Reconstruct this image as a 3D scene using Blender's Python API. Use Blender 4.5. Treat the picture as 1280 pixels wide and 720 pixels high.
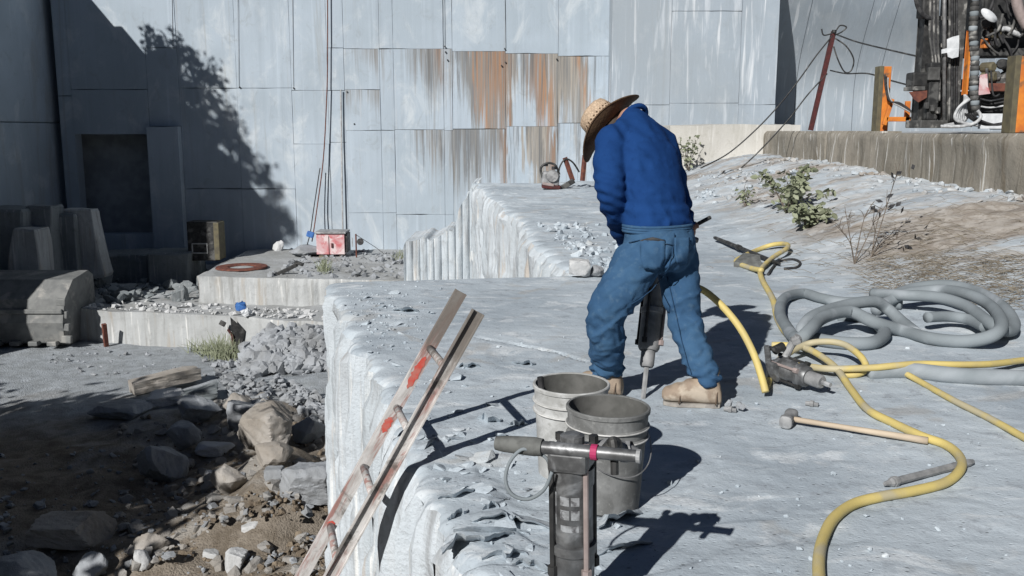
import bpy, bmesh, math, random
import numpy as np
from mathutils import Vector, Matrix

for o in list(bpy.data.objects):
    bpy.data.objects.remove(o)
random.seed(7)
RNG = np.random.default_rng(11)
SC = bpy.context.scene
COL = SC.collection
R = math.radians

# ------------------------------------------------------------------ camera
FPX = 1167.0
CAMZ = 1.32
PITCH = R(9.63)
cd = bpy.data.cameras.new('camera')
cam = bpy.data.objects.new('camera', cd)
COL.objects.link(cam)
cam.location = (0, 0, CAMZ)
cam.rotation_euler = (R(90) - PITCH, 0, 0)
cd.sensor_width = 36
cd.lens = FPX / 1280 * 36
cd.clip_start = 0.05
cd.clip_end = 500
SC.camera = cam

# ------------------------------------------------------------------ light
SUNV = Vector((-0.80, -1.35, 1.0)).normalized()
w = bpy.data.worlds.new('World')
SC.world = w
w.use_nodes = True
nt = w.node_tree
bg = nt.nodes['Background']
sky = nt.nodes.new('ShaderNodeTexSky')
sky.sky_type = 'NISHITA'
sky.sun_disc = False
sky.air_density = 0.35
sky.dust_density = 0.1
sky.sun_elevation = math.asin(SUNV.z)
sky.sun_rotation = math.atan2(SUNV.x, SUNV.y)
nt.links.new(sky.outputs[0], bg.inputs[0])
bg.inputs[1].default_value = 0.05
ld = bpy.data.lights.new('sun', 'SUN')
ld.energy = 5.0
ld.angle = R(0.55)
ld.color = (1.0, 0.975, 0.94)
sun = bpy.data.objects.new('sun', ld)
COL.objects.link(sun)
sun.rotation_euler = SUNV.to_track_quat('Z', 'Y').to_euler()
SC.view_settings.view_transform = 'Standard'
SC.view_settings.look = 'None'
SC.view_settings.exposure = 0.13
SC.view_settings.gamma = 1.0
SC.render.engine = 'CYCLES'

# ------------------------------------------------------------------ geometry helpers
CT, ST = math.cos(PITCH), math.sin(PITCH)


def ray(x, y):
    u = (x - 640) / FPX
    v = (y - 360) / FPX
    return Vector((u, CT - v * ST, -ST - v * CT))


def aty(x, y, Y):
    d = ray(x, y)
    t = Y / d.y
    return Vector((d.x * t, Y, CAMZ + d.z * t))


def atz(x, y, z):
    d = ray(x, y)
    t = (z - CAMZ) / d.z
    return Vector((d.x * t, d.y * t, z))


def atx(x, y, X):
    d = ray(x, y)
    t = X / d.x
    return Vector((X, d.y * t, CAMZ + d.z * t))


_T = np.random.default_rng(5).random((256, 256))


def vnoise(x, y, seed=0):
    x = np.asarray(x, float) + seed * 17.13
    y = np.asarray(y, float) + seed * 31.71
    xi = np.floor(x).astype(int)
    yi = np.floor(y).astype(int)
    fx = x - xi
    fy = y - yi
    fx = fx * fx * (3 - 2 * fx)
    fy = fy * fy * (3 - 2 * fy)
    a = _T[xi & 255, yi & 255]
    b = _T[(xi + 1) & 255, yi & 255]
    c = _T[xi & 255, (yi + 1) & 255]
    d = _T[(xi + 1) & 255, (yi + 1) & 255]
    return (a * (1 - fx) + b * fx) * (1 - fy) + (c * (1 - fx) + d * fx) * fy


def fbm(x, y, seed=0, oct=4):
    s = 0
    a = 1.0
    tot = 0
    x = np.asarray(x, float)
    y = np.asarray(y, float)
    for i in range(oct):
        s = s + a * (vnoise(x * 2 ** i, y * 2 ** i, seed + i * 3) - 0.5)
        tot += a
        a *= 0.5
    return s / tot * 2


def S(t):
    t = np.clip(t, 0, 1)
    return t * t * (3 - 2 * t)


def link(o, parent=None):
    COL.objects.link(o)
    if parent is not None:
        o.parent = parent
    return o


def tag(o, label=None, cat=None, group=None, kind=None):
    if label:
        o['label'] = label
    if cat:
        o['category'] = cat
    if group:
        o['group'] = group
    if kind:
        o['kind'] = kind
    return o


def empty(name, loc, label, cat, group=None, rot=None):
    o = bpy.data.objects.new(name, None)
    o.empty_display_size = 0.1
    COL.objects.link(o)
    o.location = loc
    if rot:
        o.rotation_euler = rot
    return tag(o, label, cat, group)


def mesh(name, verts, faces, mat, parent=None, smooth=False):
    me = bpy.data.meshes.new(name)
    if isinstance(verts, np.ndarray):
        verts = verts.tolist()
    if isinstance(faces, np.ndarray):
        faces = faces.tolist()
    me.from_pydata(verts, [], faces)
    if smooth:
        me.polygons.foreach_set('use_smooth', [True] * len(me.polygons))
    me.materials.append(mat)
    me.update()
    o = bpy.data.objects.new(name, me)
    return link(o, parent)


def frames(pts):
    n = len(pts)
    tang = []
    for i in range(n):
        a = pts[max(i - 1, 0)]
        b = pts[min(i + 1, n - 1)]
        t = (b - a)
        if t.length < 1e-9:
            t = Vector((0, 0, 1))
        tang.append(t.normalized())
    ref = Vector((0, 0, 1)) if abs(tang[0].z) < 0.9 else Vector((1, 0, 0))
    u = tang[0].cross(ref).normalized()
    out = []
    for t in tang:
        u = (u - t * u.dot(t))
        if u.length < 1e-6:
            u = t.orthogonal()
        u.normalize()
        out.append((t, u, t.cross(u)))
    return out


def spline(pts, per=8):
    pts = [Vector(p) for p in pts]
    out = []
    n = len(pts)
    for i in range(n - 1):
        p0 = pts[max(i - 1, 0)]
        p1 = pts[i]
        p2 = pts[i + 1]
        p3 = pts[min(i + 2, n - 1)]
        for k in range(per):
            t = k / per
            out.append(0.5 * ((2 * p1) + (p2 - p0) * t + (2 * p0 - 5 * p1 + 4 * p2 - p3) * t * t
                              + (3 * p1 - p0 - 3 * p2 + p3) * t ** 3))
    out.append(pts[-1].copy())
    return out


class MB:
    def __init__(self):
        self.v = []
        self.f = []

    def add(self, vs, fs):
        b = len(self.v)
        self.v += [tuple(p) for p in vs]
        self.f += [tuple(i + b for i in f) for f in fs]
        return self

    def box(self, c, s, rot=None, bev=0.0):
        """box with chamfered edges"""
        cx, cy, cz = c
        hx, hy, hz = s[0] / 2, s[1] / 2, s[2] / 2
        M = Matrix.Identity(3) if rot is None else rot
        if bev <= 0:
            vs = [(sx * hx, sy * hy, sz * hz) for sx in (-1, 1) for sy in (-1, 1) for sz in (-1, 1)]
            fs = [(0, 1, 3, 2), (4, 6, 7, 5), (0, 4, 5, 1), (2, 3, 7, 6), (0, 2, 6, 4), (1, 5, 7, 3)]
            vs = [M @ Vector(p) + Vector(c) for p in vs]
            return self.add(vs, fs)
        bm = bmesh.new()
        bmesh.ops.create_cube(bm, size=1)
        for v in bm.verts:
            v.co = Vector((v.co.x * s[0], v.co.y * s[1], v.co.z * s[2]))
        bmesh.ops.bevel(bm, geom=list(bm.edges), offset=bev, segments=2, affect='EDGES', profile=0.6)
        bm.verts.index_update()
        vs = [M @ v.co + Vector(c) for v in bm.verts]
        fs = [[v.index for v in f.verts] for f in bm.faces]
        bm.free()
        return self.add(vs, fs)

    def tube(self, pts, r, n=8, cap=True, ell=None):
        pts = [Vector(p) for p in pts]
        fr = frames(pts)
        m = len(pts)
        rs = r if isinstance(r, (list, tuple)) else [r] * m
        vs = []
        fs = []
        for i in range(m):
            t, u, w_ = fr[i]
            for k in range(n):
                a = 2 * math.pi * k / n
                vs.append(pts[i] + u * (math.cos(a) * rs[i]) + w_ * (math.sin(a) * rs[i]))
        for i in range(m - 1):
            for k in range(n):
                a = i * n + k
                b = i * n + (k + 1) % n
                fs.append((a, b, b + n, a + n))
        if cap:
            fs.append(tuple(range(n - 1, -1, -1)))
            fs.append(tuple((m - 1) * n + k for k in range(n)))
        return self.add(vs, fs)

    def loft(self, secs, n=20):
        """secs: list of (center, axis_u, axis_v, ru, rv[, power])"""
        vs = []
        fs = []
        for s in secs:
            c, u, v_, ru, rv = s[:5]
            p = s[5] if len(s) > 5 else 2.0
            for k in range(n):
                a = 2 * math.pi * k / n
                ca, sa = math.cos(a), math.sin(a)
                e = 2.0 / p
                x = math.copysign(abs(ca) ** e, ca) * ru
                y = math.copysign(abs(sa) ** e, sa) * rv
                vs.append(Vector(c) + Vector(u) * x + Vector(v_) * y)
        m = len(secs)
        for i in range(m - 1):
            for k in range(n):
                a = i * n + k
                b = i * n + (k + 1) % n
                fs.append((a, b, b + n, a + n))
        fs.append(tuple(range(n - 1, -1, -1)))
        fs.append(tuple((m - 1) * n + k for k in range(n)))
        return self.add(vs, fs)

    def lathe(self, prof, n=24, M=None, closed=False):
        vs = []
        fs = []
        m = len(prof)
        for (r, z) in prof:
            for k in range(n):
                a = 2 * math.pi * k / n
                p = Vector((r * math.cos(a), r * math.sin(a), z))
                vs.append(M @ p if M is not None else p)
        for i in range(m - 1):
            for k in range(n):
                a = i * n + k
                b = i * n + (k + 1) % n
                fs.append((a, b, b + n, a + n))
        if closed:
            fs.append(tuple(range(n - 1, -1, -1)))
            fs.append(tuple((m - 1) * n + k for k in range(n)))
        return self.add(vs, fs)

    def build(self, name, mat, parent=None, smooth=False):
        o = mesh(name, self.v, self.f, mat, parent, smooth)
        if smooth == 'auto':
            auto(o)
        return o


def auto(o, ang=40):
    me = o.data
    me.polygons.foreach_set('use_smooth', [True] * len(me.polygons))
    bm = bmesh.new()
    bm.from_mesh(me)
    for e in bm.edges:
        if len(e.link_faces) == 2 and e.calc_face_angle(0) > R(ang):
            e.smooth = False
    bm.to_mesh(me)
    bm.free()
    return o


def remesh(mb, voxel, smooth=6, fac=0.5):
    me = bpy.data.meshes.new('tmp')
    me.from_pydata(mb.v, [], mb.f)
    bm = bmesh.new()
    bm.from_mesh(me)
    bmesh.ops.recalc_face_normals(bm, faces=bm.faces)
    bm.to_mesh(me)
    bm.free()
    o = bpy.data.objects.new('tmp', me)
    COL.objects.link(o)
    m = o.modifiers.new('r', 'REMESH')
    m.mode = 'VOXEL'
    m.voxel_size = voxel
    s = o.modifiers.new('s', 'SMOOTH')
    s.factor = fac
    s.iterations = smooth
    dg = bpy.context.evaluated_depsgraph_get()
    dg.update()
    ev = o.evaluated_get(dg)
    nm = bpy.data.meshes.new_from_object(ev)
    bpy.data.objects.remove(o)
    bpy.data.meshes.remove(me)
    n = len(nm.vertices)
    co = np.empty(n * 3)
    nm.vertices.foreach_get('co', co)
    no = np.empty(n * 3)
    nm.vertex_normals.foreach_get('vector', no)
    faces = [tuple(p.vertices) for p in nm.polygons]
    bpy.data.meshes.remove(nm)
    return co.reshape(-1, 3), no.reshape(-1, 3), faces


# ------------------------------------------------------------------ material helpers
class NT:
    def __init__(self, name):
        self.m = bpy.data.materials.new(name)
        self.m.use_nodes = True
        self.t = self.m.node_tree
        self.b = self.t.nodes['Principled BSDF']

    def n(self, typ, **kw):
        nd = self.t.nodes.new(typ)
        for k, v in kw.items():
            setattr(nd, k, v)
        return nd

    def lk(self, a, b):
        self.t.links.new(a, b)

    def setin(self, sock, val):
        if isinstance(val, bpy.types.NodeSocket):
            self.lk(val, sock)
        else:
            sock.default_value = val

    def pos(self):
        return self.n('ShaderNodeNewGeometry').outputs['Position']

    def obj(self):
        return self.n('ShaderNodeTexCoord').outputs['Object']

    def gen(self):
        return self.n('ShaderNodeTexCoord').outputs['Generated']

    def map(self, vec, sc=(1, 1, 1), loc=(0, 0, 0), rot=(0, 0, 0)):
        m = self.n('ShaderNodeMapping')
        self.lk(vec, m.inputs['Vector'])
        m.inputs['Scale'].default_value = sc
        m.inputs['Location'].default_value = loc
        m.inputs['Rotation'].default_value = rot
        return m.outputs[0]

    def noise(self, vec, scale=5, detail=4, rough=0.55, dist=0.0):
        nd = self.n('ShaderNodeTexNoise')
        self.lk(vec, nd.inputs['Vector'])
        nd.inputs['Scale'].default_value = scale
        nd.inputs['Detail'].default_value = detail
        nd.inputs['Roughness'].default_value = rough
        nd.inputs['Distortion'].default_value = dist
        return nd.outputs['Fac']

    def voro(self, vec, scale=5, feature='F1'):
        nd = self.n('ShaderNodeTexVoronoi', feature=feature)
        self.lk(vec, nd.inputs['Vector'])
        nd.inputs['Scale'].default_value = scale
        return nd.outputs['Distance']

    def rng(self, val, a, b, c=0.0, d=1.0):
        nd = self.n('ShaderNodeMapRange', interpolation_type='SMOOTHSTEP')
        self.setin(nd.inputs['Value'], val)
        nd.inputs['From Min'].default_value = a
        nd.inputs['From Max'].default_value = b
        nd.inputs['To Min'].default_value = c
        nd.inputs['To Max'].default_value = d
        return nd.outputs[0]

    def math(self, op, a, b=0.0):
        nd = self.n('ShaderNodeMath', operation=op)
        self.setin(nd.inputs[0], a)
        self.setin(nd.inputs[1], b)
        return nd.outputs[0]

    def mix(self, f, a, b, blend='MIX'):
        nd = self.n('ShaderNodeMix', data_type='RGBA', blend_type=blend)
        self.setin(nd.inputs[0], f)
        for s, v in ((nd.inputs[6], a), (nd.inputs[7], b)):
            if isinstance(v, tuple):
                v = (v[0], v[1], v[2], 1)
            self.setin(s, v)
        return nd.outputs[2]

    def sep(self, vec):
        nd = self.n('ShaderNodeSeparateXYZ')
        self.lk(vec, nd.inputs[0])
        return nd.outputs

    def done(self, col, rough=0.9, bump=None, bstr=0.3, bdist=0.02, metal=0.0, spec=0.3):
        self.setin(self.b.inputs['Base Color'], col if not isinstance(col, tuple) else (*col, 1))
        self.setin(self.b.inputs['Roughness'], rough)
        self.setin(self.b.inputs['Metallic'], metal)
        self.b.inputs['Specular IOR Level'].default_value = spec
        if bump is not None:
            bn = self.n('ShaderNodeBump')
            bn.inputs['Strength'].default_value = bstr
            bn.inputs['Distance'].default_value = bdist
            self.lk(bump, bn.inputs['Height'])
            self.lk(bn.outputs[0], self.b.inputs['Normal'])
        return self.m


def simple(name, c1, c2, scale=8, rough=0.7, bstr=0.15, bdist=0.004, metal=0.0, spec=0.3, c3=None, s3=3,
           stretch=(1, 1, 1), fine=60):
    t = NT(name)
    v = t.map(t.obj(), stretch)
    n1 = t.noise(v, scale, 5)
    col = t.mix(t.rng(n1, 0.35, 0.65), c1, c2)
    if c3:
        n3 = t.noise(v, s3, 4, 0.6, 0.4)
        col = t.mix(t.rng(n3, 0.52, 0.64), col, c3)
    n2 = t.noise(v, fine, 3)
    return t.done(col, rough, n2, bstr, bdist, metal, spec)


def granite(name, base, dust, dark, streak=0.0, brown=None, bump=0.5, sc=1.0):
    t = NT(name)
    p = t.pos()
    n1 = t.noise(p, 0.8 * sc, 5, 0.6)
    n2 = t.noise(p, 7 * sc, 5, 0.65)
    n3 = t.noise(p, 60 * sc, 3, 0.6)
    col = t.mix(t.rng(n1, 0.36, 0.66), base, dust)
    col = t.mix(t.rng(n2, 0.52, 0.78, 0, 0.55), col, dark)
    col = t.mix(t.rng(n3, 0.55, 0.72, 0, 0.35), col, dark)
    if streak > 0:
        vs = t.map(p, (9, 9, 0.55))
        s1 = t.noise(vs, 1.0, 5, 0.6, 0.3)
        col = t.mix(t.rng(s1, 0.5, 0.7, 0, streak), col, dark)
        s2 = t.noise(t.map(p, (14, 14, 0.8), (3, 1, 2)), 1.0, 4, 0.6, 0.3)
        col = t.mix(t.rng(s2, 0.56, 0.72, 0, streak), col, (0.72, 0.72, 0.70))
        if brown:
            s3 = t.noise(t.map(p, (5, 5, 0.4), (7, 3, 1)), 1.0, 4, 0.6, 0.3)
            col = t.mix(t.rng(s3, 0.55, 0.7, 0, 0.6), col, brown)
    h = t.math('ADD', n2, t.math('MULTIPLY', n3, 0.35))
    return t.done(col, 0.92, h, bump, 0.03, 0, 0.2)

# ------------------------------------------------------------------ stone materials
def make_slab_mat():
    t = NT('slab_granite')
    p = t.pos()
    n1 = t.noise(p, 0.8, 6, 0.62, 0.3)
    n2 = t.noise(p, 6.5, 7, 0.70)
    n3 = t.noise(p, 75, 4, 0.65)
    n4 = t.noise(t.map(p, (1, 1.6, 1), rot=(0, 0, 0.2)), 2.6, 6, 0.68, 0.8)
    pit = t.voro(t.map(p, (1, 1.5, 1)), 26)
    col = t.mix(t.rng(n1, 0.34, 0.66), (0.335, 0.385, 0.43), (0.455, 0.51, 0.555))
    col = t.mix(t.rng(n4, 0.52, 0.66, 0, 0.7), col, (0.60, 0.635, 0.66))
    col = t.mix(t.rng(n2, 0.52, 0.72, 0, 0.8), col, (0.25, 0.275, 0.305))
    col = t.mix(t.rng(n3, 0.55, 0.72, 0, 0.4), col, (0.20, 0.22, 0.24))
    col = t.mix(t.math('MULTIPLY', t.rng(pit, 0.10, 0.22, 1, 0), t.rng(n2, 0.48, 0.62, 0, 0.8)), col, (0.13, 0.14, 0.15))
    x, y, z = t.sep(p)
    far = t.math('MULTIPLY', t.rng(x, 2.6, 3.6), t.rng(y, 7.2, 8.6))
    nb = t.noise(t.map(p, (0.7, 1.3, 1)), 1.1, 6, 0.68, 0.5)
    nearb = t.math('MULTIPLY', t.rng(y, 9.0, 11.5, 0.10, 0), t.rng(x, 3.0, 4.0))
    br = t.math('MULTIPLY', far, t.rng(t.math('ADD', nb, nearb), 0.46, 0.62, 0, 0.9))
    nst = t.noise(t.map(p, (0.6, 2.6, 1), (1, 5, 0), rot=(0, 0, 0.1)), 1.4, 5, 0.65, 0.6)
    soil = t.mix(t.rng(n2, 0.4, 0.6), (0.235, 0.20, 0.165), (0.36, 0.33, 0.295))
    soil = t.mix(t.rng(nst, 0.52, 0.64, 0, 0.8), soil, (0.15, 0.12, 0.095))
    beige = t.math('MULTIPLY', far, t.rng(nst, 0.36, 0.6, 0.75, 0.1))
    col = t.mix(beige, col, (0.44, 0.44, 0.435))
    col = t.mix(br, col, soil)
    # thin dust trails and damp stains on the worked rock
    ns = t.noise(t.map(p, (1, 1, 1), (4, 2, 0)), 1.7, 4, 0.5, 1.0)
    col = t.mix(t.rng(ns, 0.60, 0.68, 0, 0.35), col, (0.34, 0.31, 0.27))
    h = t.math('ADD', t.math('ADD', n2, t.math('MULTIPLY', n3, 0.35)), t.math('MULTIPLY', t.rng(pit, 0.05, 0.25), 0.3))
    return t.done(col, 0.95, h, 0.4, 0.02, 0, 0.1)


M = {}
M['slab'] = make_slab_mat()
M['face'] = granite('drilled_granite', (0.50, 0.545, 0.585), (0.41, 0.455, 0.49), (0.25, 0.26, 0.27), 0.75,
                    (0.42, 0.34, 0.26), 0.6)
M['bench'] = granite('bench_granite', (0.42, 0.435, 0.44), (0.34, 0.35, 0.35), (0.22, 0.22, 0.21), 0.6,
                     (0.33, 0.29, 0.24), 0.5)
M['benchtop'] = granite('bench_top_rubble', (0.36, 0.375, 0.385), (0.28, 0.285, 0.28), (0.17, 0.165, 0.155), 0, None, 0.6)
M['rock'] = granite('broken_granite', (0.32, 0.34, 0.365), (0.235, 0.245, 0.255), (0.22, 0.22, 0.22), 0, None, 0.6, 2.0)
M['tanrock'] = granite('tan_boulder_rock', (0.275, 0.25, 0.22), (0.36, 0.34, 0.315), (0.2, 0.17, 0.13), 0, None, 0.6, 2.0)
M['dirtrock'] = granite('dirt_caked_rock', (0.25, 0.235, 0.215), (0.31, 0.305, 0.295), (0.15, 0.13, 0.105), 0, None, 0.6, 2.0)
M['white_rock'] = granite('pale_broken_rock', (0.50, 0.51, 0.52), (0.42, 0.43, 0.43), (0.38, 0.37, 0.35), 0, None, 0.5, 2.5)
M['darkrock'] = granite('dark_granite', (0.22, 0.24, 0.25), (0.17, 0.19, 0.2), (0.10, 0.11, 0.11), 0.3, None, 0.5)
M['lowwall'] = granite('weathered_block', (0.30, 0.275, 0.235), (0.22, 0.205, 0.175), (0.12, 0.11, 0.09), 0.8,
                       (0.16, 0.13, 0.09), 0.6)
M['paleblock'] = granite('cream_granite', (0.50, 0.49, 0.46), (0.44, 0.43, 0.40), (0.33, 0.32, 0.28), 0.35, None, 0.3)


def make_floor_mat():
    t = NT('floor_dust_soil')
    p = t.pos()
    x, y, z = t.sep(p)
    n1 = t.noise(p, 0.7, 5, 0.6)
    n2 = t.noise(p, 4, 6, 0.65)
    n3 = t.noise(p, 40, 3, 0.6)
    dust = t.mix(t.rng(n2, 0.35, 0.65), (0.36, 0.39, 0.42), (0.27, 0.29, 0.305))
    soil = t.mix(t.rng(n2, 0.35, 0.65), (0.235, 0.205, 0.17), (0.135, 0.113, 0.088))
    zone = t.rng(t.math('ADD', y, t.math('MULTIPLY', n1, 6.0)), 16.2, 19.0, 1, 0)
    col = t.mix(zone, dust, soil)
    spots = t.math('MULTIPLY', zone, t.rng(n1, 0.52, 0.62))
    col = t.mix(t.math('MULTIPLY', spots, 0.6), col, (0.34, 0.33, 0.31))
    col = t.mix(t.rng(n3, 0.55, 0.75, 0, 0.5), col, (0.14, 0.125, 0.105))
    return t.done(col, 0.95, t.math('ADD', n2, n3), 0.7, 0.05, 0, 0.1)


M['floor'] = make_floor_mat()


GY, DG, TN, OR, BR = (0.26, 0.265, 0.27), (0.15, 0.155, 0.16), (0.33, 0.29, 0.24), (0.36, 0.175, 0.07), (0.24, 0.135, 0.075)
STAINS = {
    'upper': ([(425, GY, 0.2), (445, GY, 0.45), (476, GY, 0.6), (494, GY, 0.1), (510, GY, 0.25), (545, GY, 0.6), (556, BR, 0.6),
               (572, GY, 0.35), (592, DG, 0.8), (600, OR, 0.95), (634, BR, 1.0), (643, TN, 0.55), (656, GY, 0.5), (668, BR, 0.95), (686, OR, 0.95),
               (700, TN, 0.85), (722, TN, 0.85), (731, OR, 0.8), (738, TN, 0.4), (748, GY, 0.05)], 0.22),
    'lower': ([(425, GY, 0.1), (500, GY, 0.05), (530, GY, 0.5), (560, GY, 0.5), (573, DG, 0.62), (600, DG, 0.6), (622, DG, 0.62),
               (628, BR, 0.8), (634, BR, 0.8), (640, GY, 0.1), (655, TN, 0.2), (662, TN, 0.8), (676, TN, 0.8), (684, BR, 0.9), (693, BR, 0.9),
               (699, GY, 0.2), (720, GY, 0.2), (736, TN, 0.5), (750, GY, 0.4)], 0.05),
}


def make_wall_mat(name, kind, seed):
    """sawn quarry wall: pale blue grey with vertical marks; stains seep from the joint at a panel's top"""
    t = NT(name)
    p = t.pos()
    g = t.sep(t.gen())
    n1 = t.noise(p, 0.35, 4, 0.6)
    n3 = t.noise(p, 30, 3, 0.6)
    col = t.mix(t.rng(n1, 0.35, 0.65), (0.38, 0.44, 0.50), (0.33, 0.385, 0.435))
    # faint vertical saw and drip marks
    v1 = t.noise(t.map(p, (3.2, 1, 0.10), (seed, 0, 0)), 1, 5, 0.6)
    col = t.mix(t.rng(v1, 0.5, 0.72, 0, 0.4), col, (0.27, 0.31, 0.35))
    v2 = t.noise(t.map(p, (5.0, 1, 0.15), (seed + 5, 0, 0)), 1, 4, 0.6)
    col = t.mix(t.rng(v2, 0.56, 0.72, 0, 0.6), col, (0.44, 0.505, 0.57))
    # mottled dust, seepage blooms and pale rubbed patches
    b1 = t.noise(t.map(p, (1, 1, 0.6), (seed, 2, 1)), 1.1, 6, 0.68, 0.9)
    col = t.mix(t.rng(b1, 0.50, 0.70, 0, 0.55), col, (0.55, 0.585, 0.605))
    b2 = t.noise(t.map(p, (1, 1, 0.8), (seed + 9, 4, 1)), 2.6, 6, 0.70, 0.7)
    col = t.mix(t.rng(b2, 0.54, 0.72, 0, 0.5), col, (0.275, 0.305, 0.325))
    b3 = t.noise(t.map(p, (2.2, 1, 0.10), (seed + 4, 4, 1)), 1.0, 6, 0.7, 1.2)
    col = t.mix(t.rng(b3, 0.56, 0.68, 0, 0.45), col, (0.285, 0.29, 0.28))
    b4 = t.noise(t.map(p, (1.0, 1, 1.0), (2, 4, 1), rot=(0, R(30), 0)), 14, 4, 0.7, 0.5)
    col = t.mix(t.rng(b4, 0.62, 0.74, 0, 0.5), col, (0.25, 0.265, 0.275))
    if kind == 'scratch':
        col = t.mix(0.45, col, (0.25, 0.285, 0.32))
        d = t.noise(t.map(p, (3.0, 1, 0.35), rot=(0, R(35), 0)), 1.6, 4, 0.6, 0.4)
        col = t.mix(t.rng(d, 0.55, 0.7, 0, 0.75), col, (0.52, 0.56, 0.60))
        d2 = t.noise(t.map(p, (6.0, 1, 0.3), (2, 0, 0), rot=(0, R(28), 0)), 1.2, 4, 0.6, 0.3)
        col = t.mix(t.rng(d2, 0.60, 0.68, 0, 0.8), col, (0.60, 0.63, 0.66))
        col = t.mix(t.rng(n1, 0.4, 0.7, 0, 0.5), col, (0.31, 0.34, 0.365))
    if kind in STAINS:
        px, py, pz = t.sep(p)
        fall = t.rng(g[2], 0.0, 1.0)
        xa, xb = aty(425, 120, 26).x, aty(768, 120, 26).x
        n0 = t.noise(t.map(p, (1.1, 1, 0.5), (seed, 0, 0)), 1.0, 3, 0.5)
        xw = t.math('ADD', px, t.math('MULTIPLY', t.math('SUBTRACT', n0, 0.5), 0.9))
        nf = t.noise(t.map(p, (13, 1, 0.35), (seed + 3, 0, 0), rot=(0, R(-7), 0)), 1.0, 5, 0.65, 0.4)
        xw = t.math('ADD', xw, t.math('MULTIPLY', t.math('SUBTRACT', nf, 0.5), 1.1))
        xw = t.math('ADD', xw, t.math('MULTIPLY', pz, 0.10))
        fx = t.math('DIVIDE', t.math('SUBTRACT', xw, xa + STAINS[kind][1]), xb - xa)
        rc = t.n('ShaderNodeValToRGB')
        t.lk(fx, rc.inputs[0])
        el = rc.color_ramp.elements
        stops = [((xp - 425) / (768 - 425), c, d) for xp, c, d in STAINS[kind][0]]
        for i_, (q, c, d) in enumerate((stops[0], stops[-1])):
            el[i_].position = q if i_ == 0 else 1.0
            el[i_].color = (*c, d)
        for q, c, d in stops[1:]:
            e = el.new(q)
            e.color = (*c, d)
        wob = t.map(p, (5.0, 1, 0.20), (seed * 3.3, 0, seed), rot=(0, R(-7), 0))
        st = t.noise(wob, 1.0, 5, 0.62, 0.6)
        fine = t.noise(t.map(p, (17, 1, 0.4), (seed, 0, 0), rot=(0, R(-7), 0)), 1.0, 4, 0.6, 0.4)
        th = t.math('ADD', st, t.math('MULTIPLY', t.math('SUBTRACT', fine, 0.5), 0.30))
        th = t.math('ADD', th, t.math('MULTIPLY', t.math('SUBTRACT', rc.outputs['Alpha'], 0.5), 0.55))
        th = t.math('ADD', th, t.math('MULTIPLY', t.math('SUBTRACT', fall, 0.45), 0.20))
        sc_ = t.mix(t.rng(fine, 0.35, 0.65), rc.outputs['Color'], (0.20, 0.19, 0.175))
        col = t.mix(t.rng(th, 0.44, 0.72, 0, 0.9), col, sc_)
        dk = t.noise(t.map(p, (8.5, 1, 0.26), (seed * 5.1, 0, 2), rot=(0, R(-9), 0)), 1.0, 5, 0.66, 0.7)
        dk = t.math('ADD', dk, t.math('MULTIPLY', t.math('SUBTRACT', fall, 0.5), 0.10))
        zone = t.math('MULTIPLY', t.rng(px, aty(500, 120, 26).x, aty(545, 120, 26).x), t.rng(px, aty(742, 120, 26).x, aty(764, 120, 26).x, 1, 0))
        col = t.mix(t.math('MULTIPLY', zone, t.rng(dk, 0.53, 0.68, 0, 0.75)), col, (0.125, 0.128, 0.13))
        pl = t.noise(t.map(p, (10, 1, 0.3), (seed * 7.1, 0, 4), rot=(0, R(-9), 0)), 1.0, 4, 0.6, 0.6)
        col = t.mix(t.rng(pl, 0.60, 0.70, 0, 0.7), col, (0.42, 0.46, 0.50))
    return t.done(col, 0.9, t.math('ADD', t.math('MULTIPLY', v1, 0.8), t.math('ADD', t.math('MULTIPLY', n3, 0.15), t.math('MULTIPLY', b2, 0.4))), 0.35, 0.04, 0, 0.15)


for i, k in enumerate(('clean', 'scratch', 'upper', 'lower')):
    M['wall_' + k] = make_wall_mat('sawn_granite_' + k, k, i * 1.37 + 0.6)
M['joint'] = simple('joint_dirt', (0.24, 0.265, 0.285), (0.33, 0.355, 0.38), 3)

# other materials
M['soil'] = simple('brown_soil', (0.21, 0.17, 0.125), (0.12, 0.095, 0.07), 9, 0.95, 0.6, 0.02)
M['rust'] = simple('rusty_steel', (0.16, 0.06, 0.04), (0.09, 0.035, 0.03), 14, 0.85, 0.3, 0.003)
M['redrust'] = simple('red_oxide_paint', (0.085, 0.022, 0.022), (0.05, 0.018, 0.018), 14, 0.75, 0.3, 0.003)
M['steel'] = simple('worn_steel', (0.34, 0.34, 0.34), (0.20, 0.20, 0.205), 16, 0.5, 0.25, 0.002, 0.6, 0.5,
                    (0.42, 0.42, 0.42), 6)
M['dusty_steel'] = simple('dusty_steel', (0.30, 0.305, 0.31), (0.19, 0.195, 0.20), 14, 0.72, 0.3, 0.002, 0.25, 0.4,
                          (0.40, 0.41, 0.42), 5)
M['darksteel'] = simple('dark_greasy_steel', (0.020, 0.021, 0.022), (0.045, 0.045, 0.045), 12, 0.6, 0.25, 0.003, 0.3, 0.4,
                        (0.10, 0.10, 0.097), 5)
M['black'] = simple('black_rubber', (0.018, 0.018, 0.02), (0.05, 0.05, 0.052), 18, 0.75, 0.2, 0.002)
M['grip'] = simple('dusty_grip_rubber', (0.085, 0.088, 0.085), (0.14, 0.145, 0.14), 25, 0.8, 0.3, 0.002)
M['yellow'] = simple('yellow_air_hose', (0.56, 0.45, 0.16), (0.47, 0.385, 0.17), 6, 0.62, 0.25, 0.002, 0, 0.35,
                     (0.42, 0.375, 0.25), 3.0, fine=90)
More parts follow.
